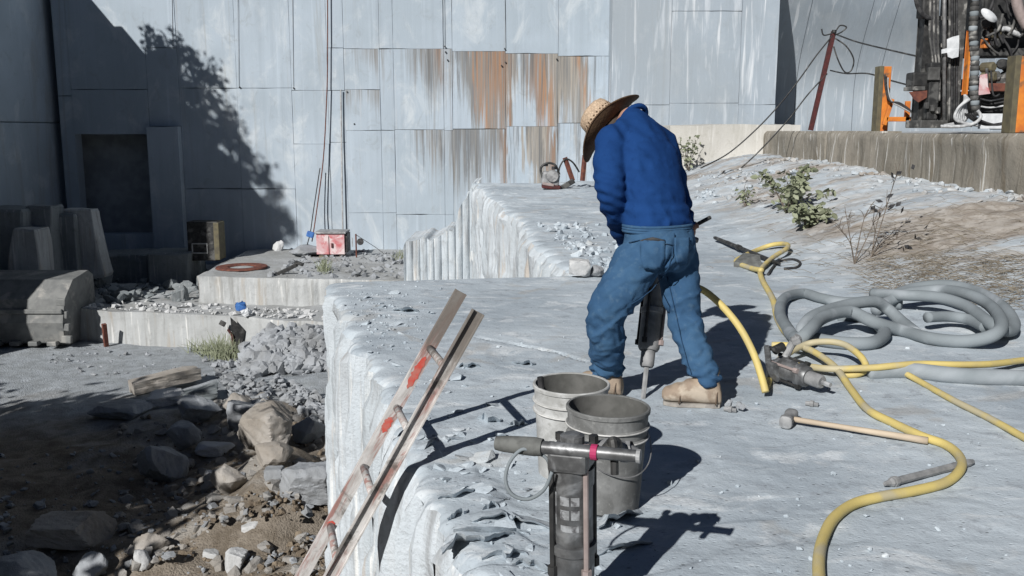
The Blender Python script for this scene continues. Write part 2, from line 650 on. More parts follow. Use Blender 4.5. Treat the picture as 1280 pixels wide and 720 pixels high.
M['greyhose'] = simple('dusty_grey_hose', (0.225, 0.255, 0.275), (0.175, 0.20, 0.215), 3, 0.85, 0.3, 0.003, 0, 0.2,
                       (0.29, 0.32, 0.345), 1.6)
M['orange'] = simple('weathered_orange_paint', (0.62, 0.21, 0.03), (0.48, 0.14, 0.03), 7, 0.6, 0.25, 0.003, 0, 0.4,
                     (0.20, 0.10, 0.05), 4)
M['olive'] = simple('grimy_olive_paint', (0.13, 0.115, 0.07), (0.09, 0.08, 0.055), 9, 0.7, 0.25, 0.003)
M['whitedust'] = simple('white_dusted_rubber', (0.52, 0.53, 0.54), (0.30, 0.31, 0.32), 14, 0.9, 0.4, 0.004)
M['whitesheet'] = simple('white_sheet', (0.62, 0.64, 0.66), (0.5, 0.52, 0.54), 12, 0.7)
M['denim'] = None
M['magenta'] = simple('magenta_tape', (0.42, 0.03, 0.12), (0.35, 0.03, 0.10), 12, 0.6)
M['bluepaint'] = simple('blue_paint_mark', (0.03, 0.09, 0.38), (0.05, 0.12, 0.42), 20, 0.6)
M['sticker'] = simple('worn_sticker', (0.30, 0.315, 0.33), (0.16, 0.165, 0.17), 40, 0.6, c3=(0.08, 0.08, 0.085), s3=30)
M['wood'] = simple('pale_wood_handle', (0.50, 0.42, 0.32), (0.40, 0.33, 0.25), 9, 0.75, 0.3, 0.002, stretch=(0.15, 1, 1))
M['oldwood'] = simple('old_timber', (0.20, 0.165, 0.12), (0.13, 0.105, 0.08), 8, 0.9, 0.5, 0.01, stretch=(0.2, 1, 1))
M['twig'] = simple('dry_twig', (0.17, 0.14, 0.115), (0.10, 0.085, 0.07), 20, 0.9)
M['straw'] = simple('dry_grass', (0.225, 0.20, 0.16), (0.13, 0.11, 0.085), 20, 0.9)
M['bark'] = simple('bark', (0.12, 0.095, 0.07), (0.07, 0.055, 0.04), 9, 0.95, 0.6, 0.02)
M['redbox'] = simple('faded_red_box_paint', (0.46, 0.13, 0.14), (0.52, 0.36, 0.37), 5, 0.7, 0.2, 0.003, 0, 0.3,
                     (0.60, 0.50, 0.50), 4)
M['bluecloth'] = simple('blue_plastic', (0.05, 0.16, 0.42), (0.04, 0.11, 0.32), 8, 0.6)
M['pvc'] = simple('grey_pipe', (0.42, 0.43, 0.43), (0.30, 0.30, 0.30), 8, 0.6)
M['redpaint'] = simple('red_safety_paint', (0.52, 0.07, 0.05), (0.45, 0.16, 0.13), 30, 0.7)


def leaf_mat(name, c1, c2):
    t = NT(name)
    oi = t.noise(t.pos(), 7, 3)
    col = t.mix(t.rng(oi, 0.35, 0.65), c1, c2)
    t.b.inputs['Transmission Weight'].default_value = 0.0
    return t.done(col, 0.65, None, spec=0.25)


M['leaf'] = leaf_mat('green_leaf', (0.06, 0.085, 0.035), (0.10, 0.125, 0.055))
M['dustleaf'] = leaf_mat('dusty_leaf', (0.16, 0.18, 0.11), (0.25, 0.27, 0.19))


# ------------------------------------------------------------------ granite ledge (the worked slab)
def XL0(Y):
    return np.interp(Y, [-5, 2.67, 7.90, 8.06, 8.44, 12.5, 20.6, 27], [1.94, -0.144, -1.60, -1.64, 0.69, 0.22, -0.78, -0.85])


def groove(Y):
    Y = np.asarray(Y, float)
    near = 0.016 * np.abs(np.sin(np.pi * Y / 0.14)) + 0.05 * fbm(Y * 1.3, Y * 0, 21, 3)
    cell = lambda v, sd: _T[np.floor(v).astype(int) & 255, sd] - 0.5
    near = near + 0.07 * cell(Y / 0.19 + 40, 3) + 0.04 * cell(Y / 0.067 + 40, 9)
    a = (Y / 0.43 + 0.5 * fbm(Y * 0.9, Y * 0 + 3, 8, 2)) % 1.0
    far = 0.13 * np.sqrt(np.clip(1 - (2 * a - 1) ** 2, 0, 1)) * -1 + 0.16 * fbm(Y * 0.7, Y * 0 + 9, 22, 3)
    return np.where(Y < 7.85, near, np.where(Y > 8.5, far * S((Y - 8.5) / 0.4), 0.0))


def XL(Y):
    return XL0(Y) + groove(Y)


def pxpoly(pts):
    return [np.array(atz(x, y, 0)[:2]) for x, y in pts]


CRACKS = [
    (pxpoly([(590, 421), (650, 430), (700, 441), (735, 452)]), 0.02, 0.02),
]


def hl(X, Y):
    """height of the ledge top"""
    X = np.asarray(X, float)
    Y = np.asarray(Y, float)
    rise = 0.60 * S((X - 2.3) / 3.1) * S((Y - 5.5) / 4.5)
    rise = rise + 0.18 * S((Y - 9) / 11) - 0.35 * S((Y - 20.6) / 0.8) * S((3.2 - X) / 1.0)
    rough = S((X - 2.2) / 2.0) * S((Y - 7) / 3)
    z = rise + 0.012 * fbm(X * 1.1, Y * 1.1, 1, 4) + (0.10 * rough) * fbm(X * 0.8, Y * 0.8, 2, 5) + 0.07 * rough * (np.abs(fbm(X * 2.3, Y * 2.3, 17, 4)) - 0.2)
    # flaky layers
    q = 4 * fbm(X * 0.55 + 0.3, Y * 0.9, 4, 5)
    fl = np.floor(q)
    st = fl + S((q - fl) * 6)
    edge = np.exp(-np.clip(X - XL0(Y), 0, 9) / 0.5) * S((5.2 - Y) / 1.6)
    z = z + (0.003 + 0.018 * edge + 0.012 * S((Y - 9) / 5)) * st + 0.005 * fbm(X * 5, Y * 7, 14, 3) + 0.0025 * fbm(X * 19, Y * 23, 15, 2)
    return z


def hl_full(X, Y):
    z = hl(X, Y)
    d = X - XL(Y)
    n = vnoise(Y * 9, X * 3, 3)
    z = z - (0.012 + 0.05 * n) * np.exp(-np.clip(d, 0, 9) / (0.012 + 0.0025 * Y))
    P = np.stack([X, Y], -1)
    near = (Y < 9)
    for poly, wd, dp in CRACKS:
        best = np.full(X.shape, 9.0)
        tt = np.zeros(X.shape)
        m = len(poly) - 1
        c = poly[m // 2]
        reg = near & (np.abs(X - c[0]) < 1.2) & (np.abs(Y - c[1]) < 1.2)
        if not reg.any():
            continue
        Q = P[reg]
        b = np.full(len(Q), 9.0)
        s_ = np.zeros(len(Q))
        for i in range(m):
            A, B = poly[i], poly[i + 1]
            AB = B - A
            k = np.clip(((Q - A) @ AB) / (AB @ AB), 0, 1)
            dd = np.linalg.norm(Q - (A + k[:, None] * AB), axis=1)
            up = dd < b
            b = np.where(up, dd, b)
            s_ = np.where(up, (i + k) / m, s_)
        ww = wd * (0.35 + 0.65 * np.sin(np.pi * np.clip(s_, 0.02, 0.98))) * (0.7 + 0.6 * vnoise(Q[:, 0] * 25, Q[:, 1] * 25, 9))
        z[reg] -= dp * S((ww - b) / ww * 1.8)
    return z


def build_ledge():
    Y = [-4.0, -3, -2, -1, 0, 0.6, 1.1, 1.5, 1.8]
    y = 2.0
    while y < 26.4:
        Y.append(y)
        if 7.86 < y < 8.5:
            y += 0.012
        else:
            y += 0.0042 * y
    Y = np.array(Y)
    nr = len(Y)
    xl = XL(Y)
    nc = 430
    u = np.linspace(0, 1, nc)
    xr = np.minimum(6.0, 0.75 * Y + 1.5)
    xr = np.maximum(xr, 3.2)
    X = xl[:, None] + (xr - xl)[:, None] * u[None, :]
    extra = np.array([6.6, 9.0])
    X = np.concatenate([X, np.repeat(extra[None, :], nr, 0)], 1)
    YY = np.repeat(Y[:, None], X.shape[1], 1)
    Z = hl_full(X, YY)
    nc = X.shape[1]
    verts = np.stack([X, YY, Z], -1).reshape(-1, 3)
    i = np.arange(nr - 1)[:, None] * nc + np.arange(nc - 1)[None, :]
    faces = np.stack([i, i + 1, i + nc + 1, i + nc], -1).reshape(-1, 4)
    top = mesh('granite_ledge', verts, faces, M['slab'], None, True)
    tag(top, kind='structure')
    zr = np.concatenate([[0, 0.02, 0.05, 0.1], np.linspace(0.16, 1, 40)])
    nz = len(zr)
    zt = Z[:, 0]
    ZZ = zt[:, None] + (-3.45 - zt[:, None]) * zr[None, :]
    Yv = np.repeat(Y[:, None], nz, 1)
    depth = (zt[:, None] - ZZ)
    nx = 0.10 * fbm(Yv * 1.1, ZZ * 0.5, 31, 3) + 0.035 * fbm(Yv * 9, ZZ * 0.9, 32, 3) + 0.02 * fbm(Yv * 18, ZZ * 5, 33, 2)
    # the split at the near end of the face
    crack = np.exp(-((Yv - (3.13 + 0.05 * fbm(ZZ * 2.5, ZZ * 0, 5, 3))) / 0.022) ** 2)
    crack2 = np.exp(-((Yv - (3.34 + 0.05 * fbm(ZZ * 2.5, ZZ * 0 + 4, 6, 3))) / 0.016) ** 2)
    XX = xl[:, None] + nx * S(depth / 0.25) - 0.02 * S(depth / 0.05) + (0.16 * crack + 0.09 * crack2) * S(depth / 0.1) \
        + groove(Yv) * 0.35 * S(depth / 0.1)
    cb = _T[np.floor(Yv / 0.17 + 50 + 0.6 * fbm(ZZ * 2, Yv, 7, 2)).astype(int) & 255, np.floor(ZZ / 0.31 + 50 + 0.8 * fbm(Yv * 2, ZZ, 8, 2)).astype(int) & 255]
    XX = XX + 0.05 * (cb - 0.5) * S(depth / 0.06)
    jump = (Yv > 7.95) & (Yv < 8.46)
    XX = np.where(jump, xl[:, None], XX)
    verts = np.stack([XX, Yv, ZZ], -1).reshape(-1, 3)
    i = np.arange(nr - 1)[:, None] * nz + np.arange(nz - 1)[None, :]
    faces = np.stack([i, i + nz, i + nz + 1, i + 1], -1).reshape(-1, 4)
    auto(mesh('drilled_face', verts, faces, M['face'], top, True), 24)
    return top


ledge = build_ledge()


_gx = np.arange(-3.0, 7.0, 0.03)
_gy = np.arange(1.0, 22.0, 0.03)
_GX, _GY = np.meshgrid(_gx, _gy)
_GH = hl(_GX, _GY).tolist()


def hls(x, y):
    """ledge height by bilinear lookup"""
    fx = min(max((x + 3.0) / 0.03, 0), len(_gx) - 2)
    fy = min(max((y - 1.0) / 0.03, 0), len(_gy) - 2)
    i, j = int(fx), int(fy)
    a, b = fx - i, fy - j
    r0, r1 = _GH[j], _GH[j + 1]
    return (r0[i] * (1 - a) + r0[i + 1] * a) * (1 - b) + (r1[i] * (1 - a) + r1[i + 1] * a) * b


def ong(x, y, dz=0.0):
    """point of the ledge top seen at a pixel"""
    z = 0.0
    p = atz(x, y, 0)
    for _ in range(5 if y > 350 else 8):
        p = atz(x, y, min(z + dz, CAMZ - 0.05))
        z = 0.5 * z + 0.5 * hls(p.x, p.y)
    return p


# ------------------------------------------------------------------ quarry floor
FZ = -3.32


def hf(X, Y):
    z = FZ + 0.10 * fbm(X * 0.5, Y * 0.5, 41, 4) + (0.03 + 0.10 * S((16 - Y) / 3)) * fbm(X * 1.8, Y * 1.8, 43, 4)
    for cx, cy, r, h in ((-2.6, 10.2, 1.0, 0.75), (-3.0, 11.3, 0.6, 0.35), (-3.1, 12.0, 0.7, 0.28), (-2.2, 12.6, 0.6, 0.3), (-4.0, 14.3, 1.0, 0.25),
                         (-3.9, 16.4, 1.6, 0.22), (-2.0, 8.9, 0.7, 0.35), (-3.7, 9.3, 0.6, 0.12), (-5.6, 14.8, 1.2, 0.15)):
        d2 = ((X - cx) ** 2 + (Y - cy) ** 2) / r ** 2
        z = z + h * np.exp(-d2 * 1.2) * (0.75 + 0.6 * fbm(X * 1.7, Y * 1.7, 44, 4))
    return z


def grid(name, x0, x1, y0, y1, d, fn, mat, parent=None):
    xs = np.arange(x0, x1 + d, d)
    ys = np.arange(y0, y1 + d, d)
    X, Y = np.meshgrid(xs, ys)
    Z = fn(X, Y)
    v = np.stack([X, Y, Z], -1).reshape(-1, 3)
    nc = len(xs)
    i = np.arange(len(ys) - 1)[:, None] * nc + np.arange(nc - 1)[None, :]
    f = np.stack([i, i + 1, i + nc + 1, i + nc], -1).reshape(-1, 4)
    return mesh(name, v, f, mat, parent, True)


fl = grid('quarry_floor', -24, 4.5, -8, 27, 0.11, hf, M['floor'])
tag(fl, kind='structure')


def onf(x, y, z=FZ):
    p = atz(x, y, z)
    for _ in range(4):
        zz = float(hf(np.array([p.x]), np.array([p.y]))[0])
        p = atz(x, y, zz)
    return p


def bench(name, path, ztop, zbot, yback, groove_fn, seed, amp=0.05):
    """rock bench: uneven top sheet and a drilled front face along a path"""
    pts = [np.array(p, float) for p in path]
    xs = []
    for a, b in zip(pts[:-1], pts[1:]):
        n = max(2, int(np.linalg.norm(b - a) / 0.022))
        for k in range(n):
            xs.append(a + (b - a) * k / n)
    xs.append(pts[-1])
    P = np.array(xs)
    s = np.concatenate([[0], np.cumsum(np.linalg.norm(np.diff(P, axis=0), axis=1))])
    d = np.gradient(P, axis=0)
    nrm = np.stack([d[:, 1], -d[:, 0]], 1)
    nrm /= np.linalg.norm(nrm, axis=1)[:, None]
    zr = np.concatenate([[0, 0.03, 0.08], np.linspace(0.16, 1, 14)])
    nz = len(zr)
    n = len(P)
    zt = ztop + 0.05 * fbm(s * 1.2, s * 0, seed, 4)
    G = groove_fn(s)
    F = P + nrm * G[:, None] * 0.6
    ZZ = zt[:, None] + (zbot - zt[:, None]) * zr[None, :]
    sv = np.repeat(s[:, None], nz, 1)
    off = (amp * fbm(sv * 0.8, ZZ * 0.8, seed + 1, 4) + 0.02 * fbm(sv * 6, ZZ * 1.5, seed + 2, 3)) * S((zt[:, None] - ZZ) / 0.12)
    off = off + G[:, None] * 0.4 * S((zt[:, None] - ZZ) / 0.04)
    XY = F[:, None, :] + nrm[:, None, :] * off[:, :, None]
    v = np.concatenate([XY, ZZ[:, :, None]], -1).reshape(-1, 3)
    i = np.arange(n - 1)[:, None] * nz + np.arange(nz - 1)[None, :]
    f = np.stack([i, i + 1, i + nz + 1, i + nz], -1).reshape(-1, 4)
    # top sheet behind the front edge
    nr = 40
    u = np.linspace(0, 1, nr) ** 1.5
    st = 3
    idx = np.arange(0, n, st)
    FX = F[idx]
    X = np.repeat(FX[:, 0][:, None], nr, 1)
    Y = FX[:, 1][:, None] + (yback - FX[:, 1][:, None]) * u[None, :]
    Z = zt[idx][:, None] + (0.05 * fbm(X * 1.5, Y * 1.5, seed + 5, 4)) * S(u / 0.1)[None, :]
    tv = np.stack([X, Y, Z], -1).reshape(-1, 3)
    i = np.arange(len(idx) - 1)[:, None] * nr + np.arange(nr - 1)[None, :]
    tf = np.stack([i, i + nr, i + nr + 1, i + 1], -1).reshape(-1, 4)
    o = mesh(name, tv, tf, M['benchtop'], None, True)
    tag(o, kind='structure')
    mesh('drilled_face', v, f, M['bench'], o, True)
    return o


def g_lines(s):
    a = np.abs(((s / 0.295) % 1.0) - 0.5) * 0.295
    return -0.05 * np.clip(1 - a / 0.022, 0, 1) * ((s > 0.4) & (s < 2.75)) + 0.03 * fbm(s * 0.6, s * 0, 3, 2)


def g_rough(s):
    return 0.03 * np.abs(np.sin(s * 13)) * S(fbm(s * 0.8, s * 0, 6, 2) * 3 + 0.3) + 0.05 * fbm(s * 0.9, s * 0, 5, 3)


bench('lower_rock_bench', [(-9.75, 23.0), (-9.7, 20.3), (-6.75, 19.7), (-6.0, 19.55), (-3.7, 18.75), (-0.2, 18.3)],
      -2.6, FZ - 0.2, 26.3, g_lines, 51)
bench('upper_rock_bench', [(-7.35, 23.5), (-7.2, 21.05), (-4.0, 20.75), (-0.6, 20.45)], -2.0, -2.75, 26.3, g_rough, 61)
sl = grid('shaded_wall_foot', -13.2, -6.9, 20.6, 26.4, 0.1, lambda X, Y: -2.62 + 0.12 * fbm(X * 1.4, Y * 1.4, 71, 4) + 0.25 * S((Y - 24.5) / 1.5), M['benchtop'])
tag(sl, kind='structure')

# stepped block with drill ribs at the far end of the ledge
def ribbed_block():
    xs = np.arange(-2.38, -0.70, 0.012)
    top = np.interp(xs, [-2.38, -2.33, -1.95, -1.75, -1.45, -1.28, -1.15, -1.0, -0.86, -0.70],
                    [-1.25, -1.12, -1.02, -1.05, -0.85, -0.86, -0.42, -0.18, 0.16, 0.24])
    top = top + 0.10 * fbm(xs * 6, xs * 0, 81, 3)
    rib = 0.055 * np.sqrt(np.clip(1 - (2 * ((xs / 0.155) % 1.0) - 1) ** 2, 0, 1))
    yf = 20.40 - rib + 0.07 * fbm(xs * 2, xs * 0, 82, 2)
    zr = np.linspace(0, 1, 24)
    ZZ = top[:, None] + (-2.2 - top[:, None]) * zr[None, :]
    YY = yf[:, None] + 0.05 * fbm(np.repeat(xs[:, None], 24, 1) * 5, ZZ * 1.2, 83, 3) - 0.02
    XX = np.repeat(xs[:, None], 24, 1)
    v = np.stack([XX, YY, ZZ], -1).reshape(-1, 3)
    n = len(xs)
    i = np.arange(n - 1)[:, None] * 24 + np.arange(23)[None, :]
    f = np.stack([i, i + 1, i + 25, i + 24], -1).reshape(-1, 4).tolist()
    # top and back
    b = len(v)
    back = np.stack([xs, np.full(n, 22.6), top - 0.02], -1)
    v = np.concatenate([v, back])
    for k in range(n - 1):
        f.append((k * 24, (k + 1) * 24, b + k + 1, b + k))
    lo = len(v)
    v = np.concatenate([v, [[xs[0], 22.6, -2.2]]])
    f.append(tuple([b] + [lo] + [23 - j for j in range(24)]))
    o = mesh('ribbed_rock_block', v, f, M['face'], None, True)
    auto(o, 50)
    tag(o, 'pale stepped granite block scored with close vertical drill ribs at the ledge far end', 'rock block')


ribbed_block()

# ------------------------------------------------------------------ quarry back wall built of sawn panels
wall = empty('quarry_wall', (0, 26, -2), 'tall sawn granite quarry wall with rust and grey stains across the background', 'rock wall')


def wpanel(parent, x0, x1, y0, y1, Y, mat, proud=0.0, thick=0.4, tilt=None):
    a = aty(x0, 150, Y).x
    b = aty(x1, 150, Y).x
    zt = aty((x0 + x1) / 2, y0, Y).z
    zb = aty((x0 + x1) / 2, y1, Y).z
    g = 0.003
    cx, cz = (a + b) / 2, (zt + zb) / 2
    w_, h_ = b - a - 2 * g, zt - zb - 2 * g
    nx, nz = max(4, int(w_ / 0.11)), max(4, int(h_ / 0.14))
    U, V_ = np.meshgrid(np.linspace(-0.5, 0.5, nx + 1), np.linspace(-0.5, 0.5, nz + 1))
    X = U * w_
    Z = V_ * h_
    wx, wz = X + cx, Z + cz
    sd = random.randint(0, 40)
    # chipped, wandering joints
    eu = np.exp(-(0.5 - np.abs(U)) * w_ / 0.05)
    ev = np.exp(-(0.5 - np.abs(V_)) * h_ / 0.05)
    chip_u = np.clip(fbm(wx * 0 + sd, wz * 1.6, sd, 4), 0, 1) * 0.010
    chip_v = np.clip(fbm(wx * 1.6, wz * 0 + sd, sd + 3, 4), 0, 1) * 0.022
    X = X - np.sign(U) * eu * chip_u
    Z = Z - np.sign(V_) * ev * chip_v
    ta, tb = random.uniform(-1, 1) * 0.004, random.uniform(-1, 1) * 0.003
    Yd = -thick / 2 + ta * X + tb * Z + 0.022 * fbm(wx * 0.7, wz * 0.16, 60, 4) + 0.008 * fbm(wx * 3.5, wz * 0.5, 61, 3) \
        + 0.012 * np.maximum(eu * chip_u / 0.010, ev * chip_v / 0.022)
    vs = np.stack([X, Yd, Z], -1).reshape(-1, 3)
    n1 = nx + 1
    q = np.arange(nz)[:, None] * n1 + np.arange(nx)[None, :]
    fs = np.stack([q, q + 1, q + n1 + 1, q + n1], -1).reshape(-1, 4).tolist()
    ring = [k for k in range(n1)] + [k * n1 + nx for k in range(1, nz + 1)] + [nz * n1 + k for k in range(nx - 1, -1, -1)] + [k * n1 for k in range(nz - 1, 0, -1)]
    b0 = len(vs)
    bk_ = vs[ring].copy()
    bk_[:, 1] = thick / 2
    vs = np.concatenate([vs, bk_])
    m_ = len(ring)
    for k in range(m_):
        k2 = (k + 1) % m_
        fs.append((ring[k2], ring[k], b0 + k, b0 + k2))
    fs.append(tuple(b0 + k for k in range(m_ - 1, -1, -1)))
    o = mesh('stone_panel', vs, fs, mat, parent)
    auto(o, 30)
    o.location = Vector((cx, Y + thick / 2 - proud, cz)) - parent.location
    return o


TOPY, BOTY = -230, 352
cols = [
    (75, 92, [TOPY, 120, BOTY], 'cc'),
    (92, 187, [TOPY, 112, 168], 'cc'),
    (92, 187, [292, BOTY], 'c'),
    (187, 226, [TOPY, 60, 158, BOTY], 'ccc'),
    (226, 298, [TOPY, 110, 236, BOTY], 'ccc'),
    (298, 366, [TOPY, 110, 236, BOTY], 'ccc'),
    (366, 411, [TOPY, 113, 180, BOTY], 'ccc'),
    (411, 432, [TOPY, 60, 113, 178, BOTY], 'cccc'),
    (432, 476, [TOPY, 61, 112, 163, 266, BOTY], 'cuucc'),
    (476, 493, [TOPY, 61, 163, 266, BOTY], 'cucc'),
    (493, 555, [TOPY, 61, 162, 268, BOTY], 'culc'),
    (555, 566, [TOPY, 61, 163, 268, BOTY], 'culc'),
    (566, 632, [TOPY, 64, 161, 290], 'cul'),
    (632, 697, [TOPY, 67, 158, 290], 'cul'),
    (697, 763, [TOPY, 70, 154, 290], 'cul'),
]
KM = {'c': 'wall_clean', 'u': 'wall_upper', 'l': 'wall_lower'}
random.seed(21)
for x0, x1, ys, ks in cols:
    for k in range(len(ys) - 1):
        pr = random.uniform(-0.008, 0.018)
        if x0 == 187 and k == 2:
            pr = 0.28
        wpanel(wall, x0, x1, ys[k], ys[k + 1], 26.0, M[KM[ks[min(k, len(ks) - 1)]]], pr)
# backing rock behind the joints and the open niche
mb = MB()
mb.box((-4.9, 28.3, 3.5), (18.5, 3.0, 16.0))
mb.build('backing_rock', M['joint'], wall).location = -wall.location
# drill rows ending in dark holes, each a shallow bore
for px, ytop, yb in ((296, -60, 109), (300.5, 108, 110), (366, -60, 110), (555.5, 55, 62), (558, 73, 75), (630, 58, 66), (632.5, 80, 82), (627, 81, 83), (696, 73, 75),
                     (434, 115, 118), (443, 147, 163), (472, 162, 176)):
    pass
# right-hand section standing forward, and the leaning recess beside it
wall2 = empty('forward_quarry_wall', (6, 25.2, -1), 'pale scratched granite wall section standing behind the worker to the right', 'rock wall')
for x0, x1, ys in ((763, 836, [TOPY, 131, 330]), (836, 922, [TOPY, 14, 129, 330]), (922, 968, [TOPY, 131, 330])):
    for k in range(len(ys) - 1):
        wpanel(wall2, x0, x1, ys[k], ys[k + 1], 25.2, M['wall_scratch'], random.uniform(-0.01, 0.03), 1.6)
wall3 = empty('recessed_quarry_wall', (9, 26.2, -1), 'set back granite wall with diagonal white scratches behind the leaning post', 'rock wall')


def recess(x0, x1, name='stone_panel'):
    a = aty(x0, 100, 25.9).x
    b = aty(x1, 100, 25.9).x
    zs = np.linspace(10, -1.2, 60)
    dep = 0.10 + 1.75 * S((6.3 - zs) / 4.0)
    xs = np.linspace(a + 0.008, b - 0.008, 12)
    X, Z = np.meshgrid(xs, zs)
    D = 25.2 + np.repeat(dep[:, None], 12, 1) + 0.03 * fbm(X * 0.8, Z * 0.8, 91, 3)
    v = np.stack([X, D, Z], -1).reshape(-1, 3)
    i = np.arange(59)[:, None] * 12 + np.arange(11)[None, :]
    f = np.stack([i, i + 12, i + 13, i + 1], -1).reshape(-1, 4).tolist()
    nb = len(v)
    back = v.copy()
    back[:, 1] += 0.5
    v = np.concatenate([v, back])
    for k in range(59):
        f.append((k * 12, k * 12 + nb, (k + 1) * 12 + nb, (k + 1) * 12))
        f.append((k * 12 + 11, (k + 1) * 12 + 11, (k + 1) * 12 + 11 + nb, k * 12 + 11 + nb))
    o = mesh(name, v - np.array(wall3.location), f, M['wall_scratch'], wall3, True)
    auto(o, 50)


for x0, x1 in ((950, 1011), (1011, 1087), (1087, 1119), (1119, 1420)):
    recess(x0, x1)

# left cliff, mostly out of frame: it shades the left of the wall
cl = empty('left_quarry_cliff', (-12.6, 20, -3), 'shaded granite cliff closing the quarry at the left edge', 'rock wall')
for (y0, y1, xf, z1) in ((15.9, 18.6, -12.40, 6.3), (18.6, 22.75, -12.45, 6.5), (22.78, 26.6, -12.62, 6.45)):
    for (za, zb) in ((-3.6, 1.5), (1.51, z1)):
        mb = MB()
        mb.box((0, 0, 0), (6.0, y1 - y0, zb - za), None, 0.05)
        o = mb.build('stone_block', M['wall_clean'] if y0 > 20 else M['bench'], cl)
        o.location = Vector((xf - 3.0, (y0 + y1) / 2, (za + zb) / 2)) - cl.location

# ------------------------------------------------------------------ right side: low wall, terrace, pale block
TZ = 1.28
tr = grid('upper_terrace', 5.62, 34, -2, 26.6, 0.35, lambda X, Y: TZ - 0.02 + 0.03 * fbm(X, Y, 95, 3), M['benchtop'])
tag(tr, kind='structure')
lw = empty('low_stone_wall', (5.5, 14, 0.5), 'low stained retaining wall of long stone blocks below the drill rig', 'retaining wall')
random.seed(4)
for (y0, y1) in ((1.0, 7.0), (7.02, 10.9), (10.93, 14.3), (14.33, 16.6), (16.63, 20.75)):
    n = int((y1 - y0) / 0.06)
    ys = np.linspace(y0, y1, n)
    zs = np.linspace(TZ + random.uniform(-0.015, 0.02), 0.3, 16)
    Yg, Zg = np.meshgrid(ys, zs)
    Xg = 5.5 + random.uniform(-0.02, 0.02) + 0.06 * fbm(Yg * 1.5, Zg * 1.5, 97, 4) + 0.05 * S((Zg - TZ + 0.06) / 0.06)
    v = np.stack([Xg, Yg, Zg], -1).reshape(-1, 3)
    i = np.arange(15)[:, None] * n + np.arange(n - 1)[None, :]
    f = np.stack([i, i + n, i + n + 1, i + 1], -1).reshape(-1, 4)
    f = f[:, ::-1].tolist()
    b = len(v)
    bk = np.stack([np.full(n, 5.9), ys, np.full(n, zs[0])], -1)
    v = np.concatenate([v, bk])
    for k in range(n - 1):
        f.append((k, k + 1, b + k + 1, b + k))
    # end faces
    b2 = len(v)
    v = np.concatenate([v, [[5.9, y0, 0.3], [5.9, y1, 0.3]]])
    f.append(tuple([b, b2] + [j * n for j in range(15, -1, -1)]))
    f.append(tuple([b + n - 1] + [j * n + n - 1 for j in range(16)] + [b2 + 1]))
    o = mesh('stone_block', v - np.array(lw.location), f, M['lowwall'], lw, False)
    auto(o, 45)
pb = MB()
a0, a1 = aty(843, 190, 20.6), aty(976, 190, 20.6)
bm = bmesh.new()
bmesh.ops.create_cube(bm, size=1)
bmesh.ops.subdivide_edges(bm, edges=list(bm.edges), cuts=12, use_grid_fill=True)
for v_ in bm.verts:
    c = v_.co
    x = a0.x + (c.x + 0.5) * (a1.x - a0.x + 0.4)
    y = 20.6 + (c.y + 0.5) * 2.4
    z = 0.2 + (c.z + 0.5) * (1.42 - 0.2)
    nn = fbm(np.array([x * 1.2 + y]), np.array([z * 1.2 + y * .3]), 12, 3)[0]
    v_.co = Vector((x + nn * 0.06 - 0.12 * (z > 0.9) * (c.x < -0.4), y + nn * 0.12, z + 0.05 * nn - 0.10 * max(0, -c.x - 0.2)))
me = bpy.data.meshes.new('pale_stone_block')
bm.to_mesh(me)
bm.free()
me.materials.append(M['paleblock'])
o = link(bpy.data.objects.new('pale_stone_block', me))
auto(o, 40)
tag(o, 'large cream granite block lying behind the worker, left of the low wall', 'stone block')

# unseen hill added behind and left of the camera to block sky light
def hh(X, Y):
    a = 0.62 * (-4 - Y)
    b = np.where(Y < 13, 1.12 * (-13.2 - X), 1.12 * (-19.5 - X))
    r = np.clip(np.maximum(a, b), 0, 30)
    return -3.6 + r + 1.0 * fbm(X * 0.5, Y * 0.5, 5, 3) * S(r / 4)


M['wood'] = M['wood']
M['sky_block'] = simple('dark_hill_blocker', (0.030, 0.040, 0.022), (0.055, 0.065, 0.035), 0.6, 0.95, 0.8, 0.5)
sky_block = grid('sky_blocking_hill', -62, 60, -58, 40, 0.8, lambda X, Y: np.where((Y > -5) & (X > np.where(Y < 13, -13.8, -20.3)), -6.0, hh(X, Y)), M['sky_block'])
tag(sky_block, kind='structure')

# ------------------------------------------------------------------ rocks
def hull(seed, n=18):
    rg = random.Random(seed)
    bm = bmesh.new()
    for _ in range(n):
        v = Vector((rg.gauss(0, 1), rg.gauss(0, 1), rg.gauss(0, 1))).normalized() * rg.uniform(0.75, 1.0)
        v = Vector([math.copysign(abs(c) ** 0.75, c) for c in v])
        bm.verts.new(v)
    r = bmesh.ops.convex_hull(bm, input=list(bm.verts))
    bmesh.ops.delete(bm, geom=[g for g in r['geom_interior'] if isinstance(g, bmesh.types.BMVert)], context='VERTS')
    return bm


def tmpl(seed, n=13):
    bm = hull(seed, n)
    bm.verts.index_update()
    v = np.array([x.co[:] for x in bm.verts])
    f = [tuple(x.index for x in q.verts) for q in bm.faces]
    bm.free()
    return v, f


TM = [tmpl(100 + i) for i in range(14)]


